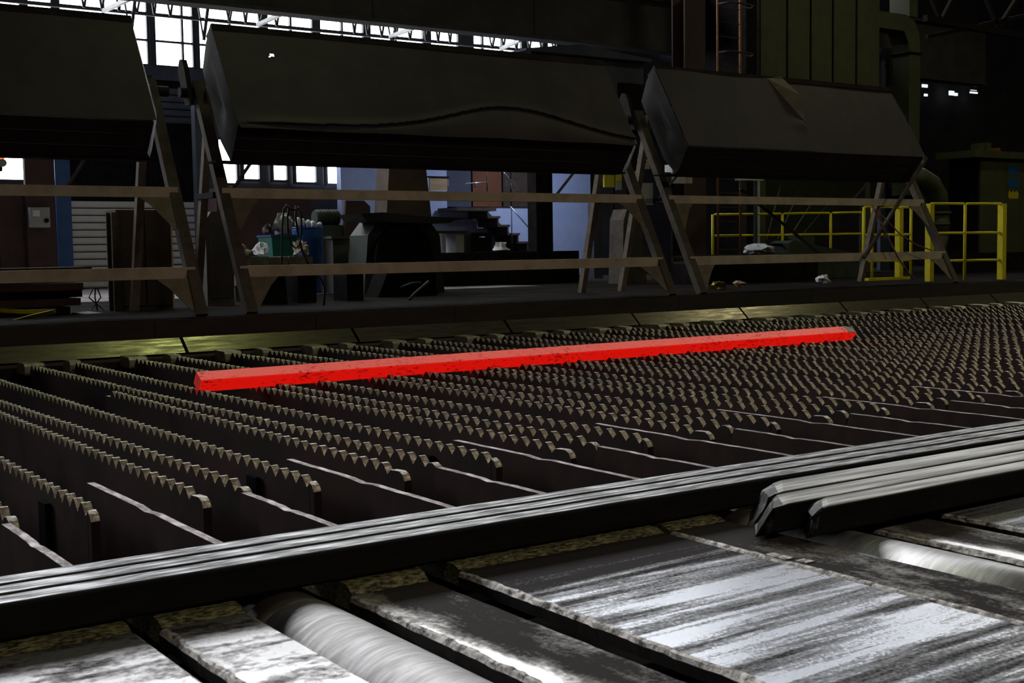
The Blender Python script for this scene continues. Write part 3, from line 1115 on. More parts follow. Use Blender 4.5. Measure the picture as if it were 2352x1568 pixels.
# ------------------------------------------------------------------ crane girder and lattice walkway in front of the windows
YG = 22.0
gz = at(560, 20, YG).z
gd = thing('crane_girder', (15, YG, gz), 'huge dark plate girder crossing the hall above the covers', 'girder')
for a, b in ((-10, 4), (4, 8.6), (8.6, 12.2), (12.2, 16.1), (16.1, 20.4), (20.4, 32)):
    MB().box(a + .012, b - .012, YG, YG + .35, gz + .07, gz + 1.5).build('web_plate', 'girder', gd)
MB().box(-10, 32, YG - .05, YG + .36, gz, gz + .07).build('bottom_flange', 'girder', gd)
MB().box(-10, 32, YG - .14, YG + .5, gz + 1.5, gz + 1.57).build('top_flange', 'girder', gd)
MB().box(13.5, 23, YG - .24, YG - .145, gz + 1.13, gz + 1.21).build('conductor_rail', 'leg', gd)

YL = 24.6
lt = thing('lattice_walkway', (12, YL, 5.6), 'thin steel lattice girder silhouetted against the bright upper windows', 'lattice')
lb, ltp = at(515, 53, YL).z, at(500, 12, YL).z + .25
MB().box(-6, 20.5, YL - .03, YL + .03, lb, lb + .03).build('bottom_chord', 'frame', lt)
MB().box(-6, 20.5, YL - .03, YL + .03, ltp, ltp + .08).build('top_chord', 'frame', lt)
rl = random.Random(9)
for (g0, g1) in ((7.3, 9.05), (10.2, 11.6), (13.1, 14.5), (14.9, 15.7), (17.0, 18.5), (19.0, 19.4), (3.5, 5.5), (0.5, 2.5)):
    x = g0
    while x < g1:
        wv = .16 + .10 * rl.random()
        MB().bar((x, YL, ltp + .02), (x + wv * .45, YL, lb + .04), .035, .035).build('diagonal', 'frame', lt)
        MB().bar((x + wv, YL, ltp + .02), (x + wv * .5, YL, lb + .04), .04, .035).build('diagonal', 'frame', lt)
        x += wv + .14
for px in (468, 300, 900, 1130):
    a = at(px, 92 + (px - 468) * .03, YL)
    MB().bar((a.x - .14, YL, ltp), (a.x, YL, a.z), .03, .03).build('hanger', 'frame', lt)
    MB().bar((a.x + .16, YL, ltp), (a.x, YL, a.z), .06, .04).build('hanger', 'frame', lt)
for (xa, ya, xb, yb) in ((660, 26, 592, 57), (296, -2, 238, 25), (962, 60, 896, 84), (1195, 92, 1150, 112)):
    MB().bar(at(xa, ya, YG + .6), at(xb, yb, YL - .1), .07, .07).build('brace', 'greybox', lt)

# ------------------------------------------------------------------ behind the covers, left part
o = MB().box(*pbox(128, 340, 163, 640, 24.5)[:2], 24.45, 24.47, ZF, 4.6)
x0, x1 = pbox(128, 340, 163, 640, 24.5)[:2]
o.box(x0, x1, 24.75, 24.77, ZF, 4.6).box((x0 + x1) / 2 - .01, (x0 + x1) / 2 + .01, 24.471, 24.749, ZF, 4.6)
tag(o.build('steel_column', 'bluesteel'), 'blue painted steel column left of the grey slatted shutter', 'column')
MB().box(shx0 - .16, shx0 - .11, YW - .2, YW - .15, ZF, 4.5)
x0, x1, z0, z1 = pbox(447, 330, 500, 450, 25.0)
tag(MB().box(x0, x1, 24.9, 25.1, ZF, 4.4).build('steel_column', 'sill'), 'dark blue column between shutter and the lit lower windows', 'column')

x0, x1, z0, z1 = pbox(-60, 355, 128, 640, 23.5)
t = thing('brick_booth', ((x0 + x1) / 2, 23.5, ZF), 'dark red plate booth behind the left cover, control box on it', 'booth')
MB().box(x0, x1, 23.5, 24.2, ZF, at(30, 425, 23.5).z).build('booth_wall', 'rust', t)
a = pbox(62, 420, 128, 640, 23.4)
MB().box(a[0], a[1], 23.378, 23.499, ZF, at(90, 350, 23.4).z).build('booth_post', 'rust', t)
x0, x1, z0, z1 = pbox(70, 476, 115, 522, 23.2)
t = thing('control_box', ((x0 + x1) / 2, 23.3, z0), 'small grey control box on the dark red booth', 'control box')
MB().box(x0, x1, 23.2, 23.379, z0, z1).build('box_body', 'greybox', t)
MB().box(x0 + .04, x0 + .16, 23.185, 23.199, z1 - .16, z1 - .05).build('label_plate', 'white', t)
MB().tube([((x0 + x1) / 2 + .1, 23.2, z0 + .12), ((x0 + x1) / 2 + .1, 23.16, z0 + .12)], .04, 10).build('knob', 'black', t)

p = at(2, 365, 20.5)
t = thing('signal_light', (p.x, 20.5, p.z - .3), 'traffic-style signal head with lit orange-red lens at left edge', 'signal light')
MB().box(p.x - .15, p.x + .03, 20.55, 20.75, p.z - .18, p.z + .16).build('housing', 'black', t)
q = at(5, 356, 20.5)
MB().tube([(q.x, 20.549, q.z), (q.x, 20.49, q.z)], .062, 16).build('red_lens', 'redlamp', t)
q = at(5, 374, 20.5)
MB().tube([(q.x, 20.549, q.z), (q.x, 20.47, q.z)], .062, 16).build('dark_lens', 'greybox', t)
MB().tube([(p.x - .06, 20.65, ZF), (p.x - .06, 20.65, p.z - .18)], .03, 8).build('post', 'black', t)

# rusty cabinet behind the first stand
x0, x1, z0, z1 = pbox(270, 482, 394, 728, 15.35)
t = thing('steel_cabinet', ((x0 + x1) / 2, 15.5, ZF), 'rusty brown upright steel cabinet behind the left stand', 'cabinet')
MB().box(x0, x1, 15.35, 15.75, ZF, z1).build('body', 'brown', t)
MB().box(x0 + .03, (x0 + x1) / 2 - .01, 15.325, 15.349, ZF + .05, z1 - .05).build('door', 'brown', t)
MB().box((x0 + x1) / 2 + .01, x1 - .03, 15.325, 15.349, ZF + .05, z1 - .05).build('door', 'brown', t)
MB().box(x1 + .001, x1 + .022, 15.345, 15.74, ZF, z1).build('lit_edge', 'litedge', t)  # bright strip painting the window light along the cabinet edge
a0, a1, b0, b1 = pbox(254, 488, 272, 728, 15.2)
tag(MB().box(a0, a1, 15.1, 15.12, ZF, b1).box(a0, a1, 15.3, 15.32, ZF, b1).box((a0 + a1) / 2 - .01, (a0 + a1) / 2 + .01, 15.121, 15.299, ZF, b1)
    .build('steel_post', 'leg'), 'short brown steel post touching the left side of the rusty cabinet', 'post')
x0, x1, z0, z1 = pbox(474, 486, 536, 690, 15.6)
t = thing('sheet_cabinet', ((x0 + x1) / 2, 15.7, ZF), 'plain grey sheet cabinet behind the left leg of the middle stand', 'cabinet')
MB().prism([(x0, ZF), (x1, ZF), (x1, z1 - .05), (x1 - .06, z1), (x0 + .08, z1), (x0, z1 - .12)], 'y', 15.6, 15.9).build('body', 'dimgrey', t)
MB().box(x0 + .05, x1 - .05, 15.585, 15.599, ZF + .1, z1 - .2).build('door', 'dimgrey', t)
t['label'] = 'plain grey sheet cabinet behind the left leg of the middle stand'

# timber heap and yellow strapping at the left
rt = random.Random(21)
heap = [(-40, 700, 150, 728, .0), (-50, 690, 178, 712, .02), (-30, 672, 186, 694, .05), (-40, 655, 176, 676, -.03), (-20, 648, 130, 660, .04),
        (-45, 655, 205, 664, .02)]
for i, (a, b, c_, d_, tl) in enumerate(heap):
    Y = 15.0 + .05 * i
    x0, x1, z0, z1 = pbox(a, b, c_, d_, Y)
    z0, z1 = max(z0, ZF + .002 + .09 * i), max(z1, ZF + .09 * i + .085)
    m = MB().bar((x0, Y - .1, z0 + .045), (x1, Y + .25 * tl / .05, z0 + .045), .3, .085)
    tag(m.build('timber_baulk', 'rust' if i % 2 else 'black'), 'dark charred timber baulk, %s from the floor in the heap at left' % ('lowest,second,third,fourth,fifth,topmost'.split(',')[i]), 'timber',
        'timber heap behind the left stand')
for i, (p0, p1, p2) in enumerate((((-10, 712), (60, 716), (128, 714)), ((20, 742), (70, 728), (122, 716)))):
    pts = [at(*p0, 14.25 - .2 * i), at(*p1, 14.3 - .2 * i), at(*p2, 14.35 - .2 * i)]
    m = MB()
    for q0, q1 in zip(pts, pts[1:]):
        m.bar(q0, q1, .02, .045)
    tag(m.build('yellow_strap', 'yellow'), ('upper, nearly level' if i == 0 else 'lower, slanting') + ' yellow strap end in front of the timber heap', 'strap')
tag(MB().bar(at(185, 722, 15.0), at(320, 735, 14.3), .3, .06).build('steel_plate', 'frame'), 'dark steel plate leaning low between timber heap and cabinet', 'plate')
wr = MB()
for s in range(3):
    q = at(215 + 4 * s, 660, 15.4)
    wr.tube([q, q + Vector((.05 * s - .06, 0, -.12)), q + Vector((.12 - .1 * s, .02, -.28)), q + Vector((-.02 + .08 * s, 0, -.42))], .009, 5)
tag(wr.build('loose_wire', 'rubber'), 'tangle of thin dark wire hanging in front of the bright floor', 'wire')

# ------------------------------------------------------------------ middle background
x0, x1, z0, z1 = pbox(500, 465, 712, 640, 23.8)
tag(MB().box(x0, x1, 23.8, 24.3, ZF, at(600, 462, 23.8).z + .25).build('partition', 'rust'), 'low dark reddish partition below the lit lower windows', 'partition')

YD = 19.0
x0, x1, z0, z1 = pbox(674, 525, 738, 606, YD)
rr = (x1 - x0) / 2
cx = (x0 + x1) / 2
t = thing('blue_drum', (cx, YD, ZF), 'tall blue plastic drum heaped with white waste', 'drum')
prof = [(ZF, rr * .94), (ZF + .05, rr * .97)]
hh = z1 - ZF
for f in (.3, .33, .36, .62, .65, .68):
    prof.append((ZF + hh * f, rr * (1.0 if f in (.33, .65) else .97)))
prof += [(ZF + hh * .97, rr * .97), (z1, rr)]
MB().tube([(cx, YD, q[0]) for q in prof], [q[1] for q in prof], 24, cap=True).build('drum_body', 'drum', t)
MB().tube([(cx, YD, z1), (cx, YD, z1 + .025)], rr * 1.03, 24).build('rim', 'drum', t)
for i in range(5):
    q = cx + rr * (-.75 + .38 * i)
    tag(MB().blob((q, YD - .06 + .05 * (i % 2), z1 + .027 + .6 * (.10 - .012 * i)), .042, .07, .10 - .012 * i, 30 + i, .2, 8, 5).build('waste_bundle', 'white'),
        'crumpled white waste bundle on the blue drum, %s from its left rim' % ORD[i], 'waste bundle', 'white waste on the blue drum')
x0, x1, z0, z1 = pbox(612, 544, 672, 600, 18.2)
t = thing('waste_bin', ((x0 + x1) / 2, 18.3, ZF), 'teal green open bin left of the blue drum', 'bin')
MB().prism([(x0 + .05, ZF), (x1 - .05, ZF), (x1, z1), (x0, z1)], 'y', 18.0, 18.5).build('bin_body', 'bin', t)
MB().box(x0 - .02, x1 + .02, 17.98, 18.52, z1 + .001, z1 + .03).build('rim', 'drum', t)
tag(MB().blob(((x0 + x1) / 2 + .09, 18.25, z1 + .03 + .14), .15, .18, .2, 4, .25).build('waste_sack', 'greybox'), 'grey bulging waste sack on the teal bin', 'sack')
tag(MB().blob(((x0 + x1) / 2 - .17, 18.25, z1 + .03 + .07), .055, .12, .1, 5, .25).build('waste_sack', 'rust'), 'small reddish bundle left on the teal bin', 'sack')
sk = [((548, 600), 17.0, .14, .10, 'sack', 'crumpled tan sack beside the left leg of the middle stand'),
      ((600, 590), 17.2, .06, .11, 'white', 'small white peaked paper bag between tan sack and teal bin'),
      ((690, 592), 17.05, .09, .12, 'sack', 'upright pale sack in front of the blue drum'),
      ((470, 604), 17.8, .20, .10, 'sack', 'flat pale crumpled sack left of the grey cabinet')]
wall_y = 16.9
x0, x1, z0, z1 = pbox(535, 583, 712, 640, wall_y)
t = thing('rubble_bank', ((x0 + x1) / 2, 17.1, ZF), 'low bank of dusty grey brick rubble under the sacks', 'rubble bank')
rb2 = random.Random(8)
tops = z1 - .02
n = 0
for row in range(3):
    x = x0
    hgt = (tops - ZF) / 3
    while x < x1 - .05:
        wd = .16 + .14 * rb2.random()
        MB().box(x, min(x + wd - .012, x1), 16.8 + .05 * rb2.random(), 17.35, ZF + row * hgt, ZF + (row + 1) * hgt - .012 - .02 * rb2.random()).build('brick', 'rubble', t)
        x += wd
for (px, py), Y, w_, h_, mm, lbl in sk:
    q = at(px, py, Y)
    tag(MB().blob((q.x, Y, max(tops, ZF) + h_ * .68 if 535 < px < 712 else ZF + h_ * .55), w_, .2, h_, int(px), .35, 14, 8).build('waste_sack', mm), lbl, 'sack')

# cables looped over the shelf
cb1 = thing('hanging_cable', (at(660, 480, 14.4).x, 14.4, 1.6), 'black cable hung in loops from the upper shelf, trailing to the floor', 'cable')
def pts_at(lst, Y):
    return [at(x, y, Y) for x, y in lst]
MB().tube(pts_at([(660, 470), (652, 480), (648, 520), (647, 600), (648, 640)], 14.38), .012, 6).build('loop', 'rubber', cb1)
MB().tube(pts_at([(664, 472), (660, 500), (662, 540), (670, 562), (680, 570), (688, 560), (693, 530), (692, 495), (686, 474)], 14.38), .012, 6).build('loop', 'rubber', cb1)
MB().tube(pts_at([(680, 472), (679, 500), (684, 535), (694, 575), (706, 600), (720, 625), (738, 640), (746, 660), (745, 690), (740, 720)], 14.42), .014, 6).build('loop', 'rubber', cb1)
MB().tube(pts_at([(660, 474), (666, 481), (676, 482), (686, 478)], 14.36), .012, 6).build('loop', 'rubber', cb1)

# dark plinths and machine feet below the lower shelf
for i, (a, b, c_, d_, Y, lbl) in enumerate(((600, 636, 655, 712, 15.4, 'dark tapered machine foot under the lower shelf, left of the bright floor patch'),
                                            (685, 636, 727, 712, 15.4, 'dark upright block under the lower shelf, touching the bright floor patch'),
                                            (797, 632, 835, 706, 15.4, 'dark block right of the bright floor patch'),
                                            (885, 632, 1000, 700, 16.2, 'wide dark machine base under the lower shelf in the middle'))):
    x0, x1, z0, z1 = pbox(a, b, c_, d_, Y)
    sp = .12 if i in (0, 3) else .0
    tag(MB().prism([(x0 - sp, ZF), (x1 + sp * .3, ZF), (x1, z1 + .12), (x0 + sp * .6, z1 + .12)], 'y', Y, Y + .4).build('machine_foot', 'black'), lbl, 'machine foot')

# brown pier in front of the blue wall
Y = 21.5
pl = [at(884, 600, Y), at(1000, 600, Y), at(974, 372, Y), at(897, 372, Y)]
tag(MB().prism([(pl[0].x - .08, ZF), (pl[1].x + .08, ZF), (pl[1].x - .02, 1.2), (pl[2].x, pl[2].z + .3), (pl[3].x, pl[3].z + .3), (pl[0].x + .02, 1.2)], 'y', Y, Y + .5)
    .build('brown_pier', 'brown'), 'rusty brown tapering pier standing in front of the blue wall', 'pier')

# green lathe-like machine and motor
Y = 17.6
t = thing('green_machine', (at(890, 560, Y).x, Y, ZF), 'dark green machine with sloping hood and torn black sheet on top', 'machine')
pl = [(835, 606), (845, 540), (868, 508), (990, 512), (1010, 540), (1020, 606)]
pp = [at(x, y, Y) for x, y in pl]
poly = [(p.x, p.z) for p in pp]
poly[0] = (poly[0][0], ZF)
poly[-1] = (poly[-1][0], ZF)
MB().prism(poly, 'y', Y, Y + .6).build('body', 'green', t)
pl = [(862, 608), (868, 560), (905, 514), (960, 514), (985, 540), (1000, 608)]
pp = [at(x, y, Y - .15) for x, y in pl]
MB().prism([(p.x, p.z) for p in pp], 'y', Y - .15, Y - .001).build('guard', 'black', t)
pl = [(818, 491), (870, 488), (960, 497), (1030, 500), (1068, 502), (1036, 506), (1020, 513), (960, 513), (832, 508)]
pp = [at(x, y, Y - .1) for x, y in pl]
MB().prism([(p.x, p.z) for p in pp], 'y', Y - .25, Y + .5).build('torn_sheet', 'rubber', t)
Y = 20.2
t = thing('electric_motor', (at(745, 500, Y).x, Y, ZF), 'dark green motor and gearbox right of the blue drum', 'motor')
a = at(722, 500, Y)
b = at(775, 500, Y)
MB().tube([(a.x, Y, a.z), (b.x, Y, a.z)], .13, 18).build('motor_body', 'green', t)
for i in range(7):
    q = a.x + (b.x - a.x) * (i + .5) / 7
    MB().tube([(q, Y, a.z), (q + .015, Y, a.z)], .15, 18).build('cooling_fin', 'green', t)
x0, x1, z0, z1 = pbox(722, 520, 835, 606, Y)
MB().box(x0, x1, Y - .25, Y + .3, ZF, a.z - .135).build('bed_casting', 'green', t)
x0, x1, z0, z1 = pbox(765, 462, 832, 600, Y)
MB().prism([(x0, ZF + .3), (x1, ZF + .3), (x1, z1 - .1), (x1 - .12, z1), (x0 + .1, z1)], 'y', Y - .32, Y - .251).build('gearbox', 'rust', t)
x0, x1, z0, z1 = pbox(765, 548, 800, 602, 18.4)
tag(MB().box(x0, x1, 18.4, 18.7, ZF, z1).box(x0 - .05, x1 + .05, 18.35, 18.75, z1 + .001, z1 + .04).build('work_stool', 'dimgrey'), 'small grey pedestal with tilted top in front of the motor', 'pedestal')

# ------------------------------------------------------------------ blue wall, doors, stair
YB = 25.4
bx0, bx1 = at(783, 420, YB).x, at(1356, 420, YB).x
struct(MB().box(bx0, at(1026, 420, YB).x, YB, YB + .2, ZF, 4.4).build('wall_side', 'bluewall'))
struct(MB().box(at(1026, 420, YB).x, bx1, YB, YB + .2, ZF, at(1100, 478, YB).z).build('wall_side', 'bluewall'))
struct(MB().box(at(1222, 420, YB).x, bx1, YB, YB + .2, at(1100, 478, YB).z + .001, 4.4).build('wall_side', 'bluewall'))
for i, (a, b, mm) in enumerate(((1028, 1088, 'paleblue'), (1092, 1158, 'brick'), (1162, 1178, 'tread'), (1181, 1220, 'tread'))):
    x0, x1, z0, z1 = pbox(a, 360, b, 476, YB)
    o = struct(MB().box(x0, x1, YB + .12, YB + .2, z0 + .02, z1 + .3).build('door_%d' % (i + 2), mm))
    MB().box(x0 + .06, x0 + .09, YB + .09, YB + .119, z0 + .5, z0 + .65).build('door_handle', 'chrome', o)
x0, x1, z0, z1 = pbox(990, 408, 1030, 437, 24.9)
t = thing('notice_board', ((x0 + x1) / 2, 25.0, z0), 'pale wooden board on the blue wall beside the brown pier', 'board')
MB().box(x0, x1, 24.95, 24.99, z0, z1).build('board', 'wood', t)
MB().box(x0 - .03, x1 + .05, 24.93, 25.02, z1 + .001, z1 + .035).build('top_batten', 'black', t)
YS = 24.5
st = thing('steel_stair', (at(1200, 540, YS).x, YS, ZF), 'dark steel stair with bare tube handrail in front of the blue wall', 'stair')
x0, x1, z0, z1 = pbox(1050, 476, 1120, 484, YS)
MB().box(x0, at(1140, 480, YS).x, YS, YS + .85, z0, z1).build('landing', 'tread', st)
NS = 8
for i in range(NS):
    f = i / (NS - 1)
    px = 1120 + 160 * f
    q = at(px, 486 + 112 * f, YS)
    zt = z1 - (z1 - ZF) * (i + 1) / (NS + .3)
    MB().box(q.x, q.x + .36, YS, YS + .85, zt - .05, zt).build('step', 'tread', st)
    MB().box(q.x, q.x + .04, YS + .01, YS + .84, zt, zt + .18).build('riser', 'tread', st)
xa, xb = at(1120, 486, YS).x, at(1290, 600, YS).x
MB().prism([(xa, z1), (xa + .5, z1), (xb + .4, ZF), (xb - .2, ZF)], 'y', YS + .86, YS + .9).build('stringer', 'tread', st)
MB().prism([(xa + .3, z1 - .35), (xb + .2, ZF), (xa + 1.2, ZF)], 'y', YS + .5, YS + .53).build('stringer', 'tread', st)
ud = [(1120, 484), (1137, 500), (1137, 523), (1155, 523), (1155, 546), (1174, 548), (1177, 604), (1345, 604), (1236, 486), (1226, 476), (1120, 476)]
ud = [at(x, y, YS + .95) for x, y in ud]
MB().prism([(p.x, p.z) for p in ud], 'y', YS + .905, YS + .93).build('stair_shadow', 'tread', st)  # dark sheet shaped as the stair's shadow on the blue wall
MB().tube([at(1142, 378, YS - .05), at(1192, 437, YS - .05), at(1236, 548, YS - .05)][:2], .014, 6).build('handrail', 'chrome', st)
MB().tube([at(1172, 474, YS - .05), at(1232, 543, YS - .05)], .014, 6).build('handrail', 'chrome', st)
MB().tube([at(1224, 478, YS - .05), at(1232, 492, YS - .05), at(1236, 510, YS - .05), at(1234, 522, YS - .05)], .016, 6).build('handrail', 'chrome', st)
for px, ya, yb in ((1118, 380, 440), (1173, 415, 440), (1175, 480, 590), (1231, 495, 570)):
    MB().tube([at(px, ya, YS - .03), at(px + 1, yb, YS - .03)], .014, 6).build('baluster', 'chrome' if px > 1200 else 'frame', st)
MB().tube([at(1070, 422, YS - .05), at(1118, 418, YS - .05)], .014, 6).build('handrail', 'chrome', st)
# bench with things on it
x0, x1, z0, z1 = pbox(998, 530, 1072, 598, 22.5)
t = thing('work_bench', ((x0 + x1) / 2, 22.6, ZF), 'dark workbench with pale cabinet below, in front of the blue wall', 'workbench')
MB().box(x0, x1, 22.4, 22.9, z1 - .05, z1).build('bench_top', 'rust', t)
MB().box(x0 + .05, x0 + .14, 22.42, 22.88, ZF, z1 - .051).build('leg', 'white', t)
MB().box(x0 + .5, x1 - .1, 22.45, 22.85, ZF, z1 - .051).build('drawer_case', 'greybox', t)
x0, x1, z0, z1 = pbox(1076, 534, 1124, 598, 22.6)
t = thing('tool_locker', ((x0 + x1) / 2, 22.7, ZF), 'low black locker right of the workbench', 'locker')
MB().box(x0, x1, 22.5, 22.9, ZF, z1).build('body', 'black', t)
MB().box(x0 + .03, x1 - .03, 22.485, 22.499, ZF + .05, z1 - .04).build('door', 'black', t)
MB().tube([(x0 + .2, 22.47, z1 - .1), (x1 - .2, 22.47, z1 - .1)], .01, 6).build('handle', 'chrome', t)
q = at(1152, 577, 20.0)
q2 = pbox(1000, 578, 1330, 600, 19.8)[3]
tag(MB().blob((q.x, 20.0, q2 + .078), .14, .12, .10, 77, .5, 9, 5).build('paper_bag', 'white'), 'small crumpled white bag on the black trough in front of the stair', 'bag')
x0, x1, z0, z1 = pbox(1000, 578, 1330, 600, 19.8)
tag(MB().box(x0, x1, 19.8, 20.3, ZF, z1).build('long_trough', 'black'), 'long low black trough in front of bench and stair', 'trough')
# ------------------------------------------------------------------ right background: cabin, switch boxes, posts
Y = 20.5
x0, x1, z0, z1 = pbox(1292, 135, 1478, 205, Y)
t = thing('crane_cabin', ((x0 + x1) / 2, Y, z0), 'dusky pale blue cabin with low gabled roof above the cover gap', 'cabin')
MB().box(x0 - .8, x1, Y, Y + 2.0, z0 - .8, z1).build('cabin_wall', 'paleblue', t)
MB().prism([(x0 - 1.0, z1 + .001), (x1 + .1, z1 + .001), (x1 + .1, z1 + .06), (x0 + .35, z1 + .22), (x0 - 1.0, z1 + .04)], 'y', Y - .15, Y + 2.1).build('roof', 'paleblue', t)
x0, x1, z0, z1 = pbox(1420, 192, 1480, 250, Y)
MB().box(x0, x1, Y - .03, Y - .001, z0, z1).build('window_recess', 'black', t)
MB().box(at(1290, 200, Y).x - .6, at(1300, 200, Y).x - .3, Y + .1, Y + .4, ZF, at(1300, 205, Y).z - .75).build('cabin_leg', 'black', t)
MB().box(at(1470, 200, Y).x - .3, at(1470, 200, Y).x, Y + .1, Y + .4, ZF, at(1470, 205, Y).z - .75).build('cabin_leg', 'black', t)

for i, (r, lbl) in enumerate((((1533, 108, 1544, 117), 'tiny bright window fragment, leftmost of three above the right cover'),
                              ((1549, 110, 1556, 119), 'tiny bright window fragment, middle of three above the right cover'),
                              ((1558, 111, 1566, 119), 'tiny bright window fragment, rightmost of three above the right cover'))):
    x0, x1, z0, z1 = pbox(*r, YW - .2)
    tag(MB().box(x0, x1, YW - .14, YW - .105, z0, z1).build('roof_light', 'smallpane'), lbl, 'window light')

Yb = 17.0
t = thing('switch_box', (at(1565, 420, Yb).x, Yb, at(1565, 420, Yb).z), 'pale switch box with cream side panel under the right cover', 'switch box')
x0, x1, z0, z1 = pbox(1544, 378, 1574, 421, Yb)
MB().box(x0, x1, Yb, Yb + .2, z0, z1).build('box_body', 'white', t)
MB().tube([((x0 + x1) / 2, Yb - .001, (z0 + z1) / 2), ((x0 + x1) / 2, Yb - .04, (z0 + z1) / 2)], .025, 10).build('knob', 'black', t)
a = pbox(1575, 392, 1592, 421, Yb)
MB().box(a[0], a[1], Yb + .02, Yb + .2, a[2], a[3]).build('side_box', 'sack', t)
a = pbox(1525, 395, 1543, 426, Yb)
MB().box(a[0], a[1], Yb + .02, Yb + .2, a[2], a[3]).build('side_box', 'paleblue', t)
MB().box(x0 + .05, x0 + .10, Yb + .05, Yb + .1, ZF, z0 - .001).build('box_stand', 'black', t)
Yy = 19.0
t = thing('warning_board', (at(1440, 420, Yy).x, Yy, ZF), 'yellow topped boards and pale frame seen between the stand legs', 'board')
for r, mm in (((1388, 398, 1411, 430), 'yellowboard'), ((1416, 399, 1428, 416), 'yellowboard'), ((1416, 417, 1428, 436), 'greybox'), ((1454, 393, 1476, 419), 'yellowboard'),
              ((1456, 420, 1500, 470), 'greybox')):
    x0, x1, z0, z1 = pbox(*r, Yy)
    MB().box(x0, x1, Yy, Yy + .04, z0, z1).build('board_panel', mm, t)
x0, x1, z0, z1 = pbox(1463, 366, 1488, 388, Yy)
f = MB().box(x0, x1, Yy - .05, Yy - .01, z1 - .04, z1).box(x1 - .03, x1, Yy - .05, Yy - .01, z0, z1 - .001).box(x0, x1 - .04, Yy - .04, Yy - .01, z0, z1 - .07)
f.build('pale_frame', 'sack', t)
MB().box(at(1412, 420, Yy).x, at(1415, 420, Yy).x, Yy + .05, Yy + .1, ZF, at(1412, 380, Yy).z).build('post', 'black', t)
x0, x1, z0, z1 = pbox(1428, 480, 1476, 590, 18.0)
tag(MB().prism([(x0, ZF), (x1 + .1, ZF), (x1 - .05, z1 - .1), (x1 - .12, z1), (x0 + .14, z1), (x0 + .05, z1 - .2)], 'y', 18.0, 18.4).build('grey_sheet', 'leg'),
    'dim grey upright sheet between the A-frame legs of two stands', 'sheet')
x0, x1, z0, z1 = pbox(1364, 492, 1384, 582, 22.0)
tag(MB().box(x0, x1, 22, 22.2, ZF, z1).box(x0, x1 + .5, 22.0, 22.2, z1 + .001, z1 + .25).build('pale_door_frame', 'paleblue'), 'pale bluish door frame behind the legs of the middle stand', 'frame')
x0, x1, z0, z1 = pbox(1704, 399, 1755, 414, 18.0)
t = thing('lamp_casing', ((x0 + x1) / 2, 18.1, ZF), 'small white box casing on a thin post just under the right cover', 'casing')
MB().box(x0, x1 - .07, 18.0, 18.2, z0, z1).build('casing_body', 'white', t)
MB().box(x1 - .069, x1, 18.01, 18.2, z0, z1).build('end_cover', 'sack', t)
MB().box(x1 - .03, x1 + .03, 18.21, 18.27, ZF, z1).build('post', 'green', t)
x0, x1, z0, z1 = pbox(1575, 380, 1622, 640, 18.6)
t = thing('rusty_column', ((x0 + x1) / 2, 18.6, ZF), 'dark rusty column rising behind the right cover', 'column')
MB().box(x0, x1, 18.6, 18.63, ZF, at(1600, -10, 18.6).z).build('flange', 'rust', t)
MB().box(x0, x1, 18.95, 18.98, ZF, at(1600, -10, 18.6).z).build('flange', 'rust', t)
MB().box((x0 + x1) / 2 - .015, (x0 + x1) / 2 + .015, 18.631, 18.949, ZF, at(1600, -10, 18.6).z).build('web', 'rust', t)
# ladder with rings
Yl = 19.6
lx0, lx1 = at(1648, 80, Yl).x, at(1700, 80, Yl).x
ztop = at(1670, -20, Yl).z
t = thing('caged_ladder', ((lx0 + lx1) / 2, Yl, ZF), 'tall rusty orange ladder left of the olive filter house', 'ladder')
MB().tube([(lx0, Yl, ZF), (lx0, Yl, ztop)], .022, 8).build('stile', 'orange', t)
MB().tube([(lx1, Yl, ZF), (lx1, Yl, ztop)], .026, 8).build('stile', 'orange', t)
z = ZF + .3
while z < ztop:
    MB().tube([(lx0 + .023, Yl, z), (lx1 - .027, Yl, z)], .012, 6).build('rung', 'rust', t)
    z += .3
for py in (12, 123):
    q = at(1670, py, Yl)
    cxm = (lx0 + lx1) / 2
    MB().tube([(lx0, Yl - .03, q.z), (lx0 + .05, Yl - .3, q.z - .01), (cxm, Yl - .4, q.z - .02), (lx1 + .05, Yl - .35, q.z - .03), (lx1 + .18, Yl - .15, q.z - .04), (lx1 + .03, Yl - .03, q.z)],
              .018, 6).build('cage_hoop', 'rust', t)
tag(MB().box(at(1714, 80, 19.7).x, at(1742, 80, 19.7).x - .05, 19.7, 19.9, ZF, 8.2).build('dark_post', 'black'), 'black post in the shade left of the olive panels', 'post')

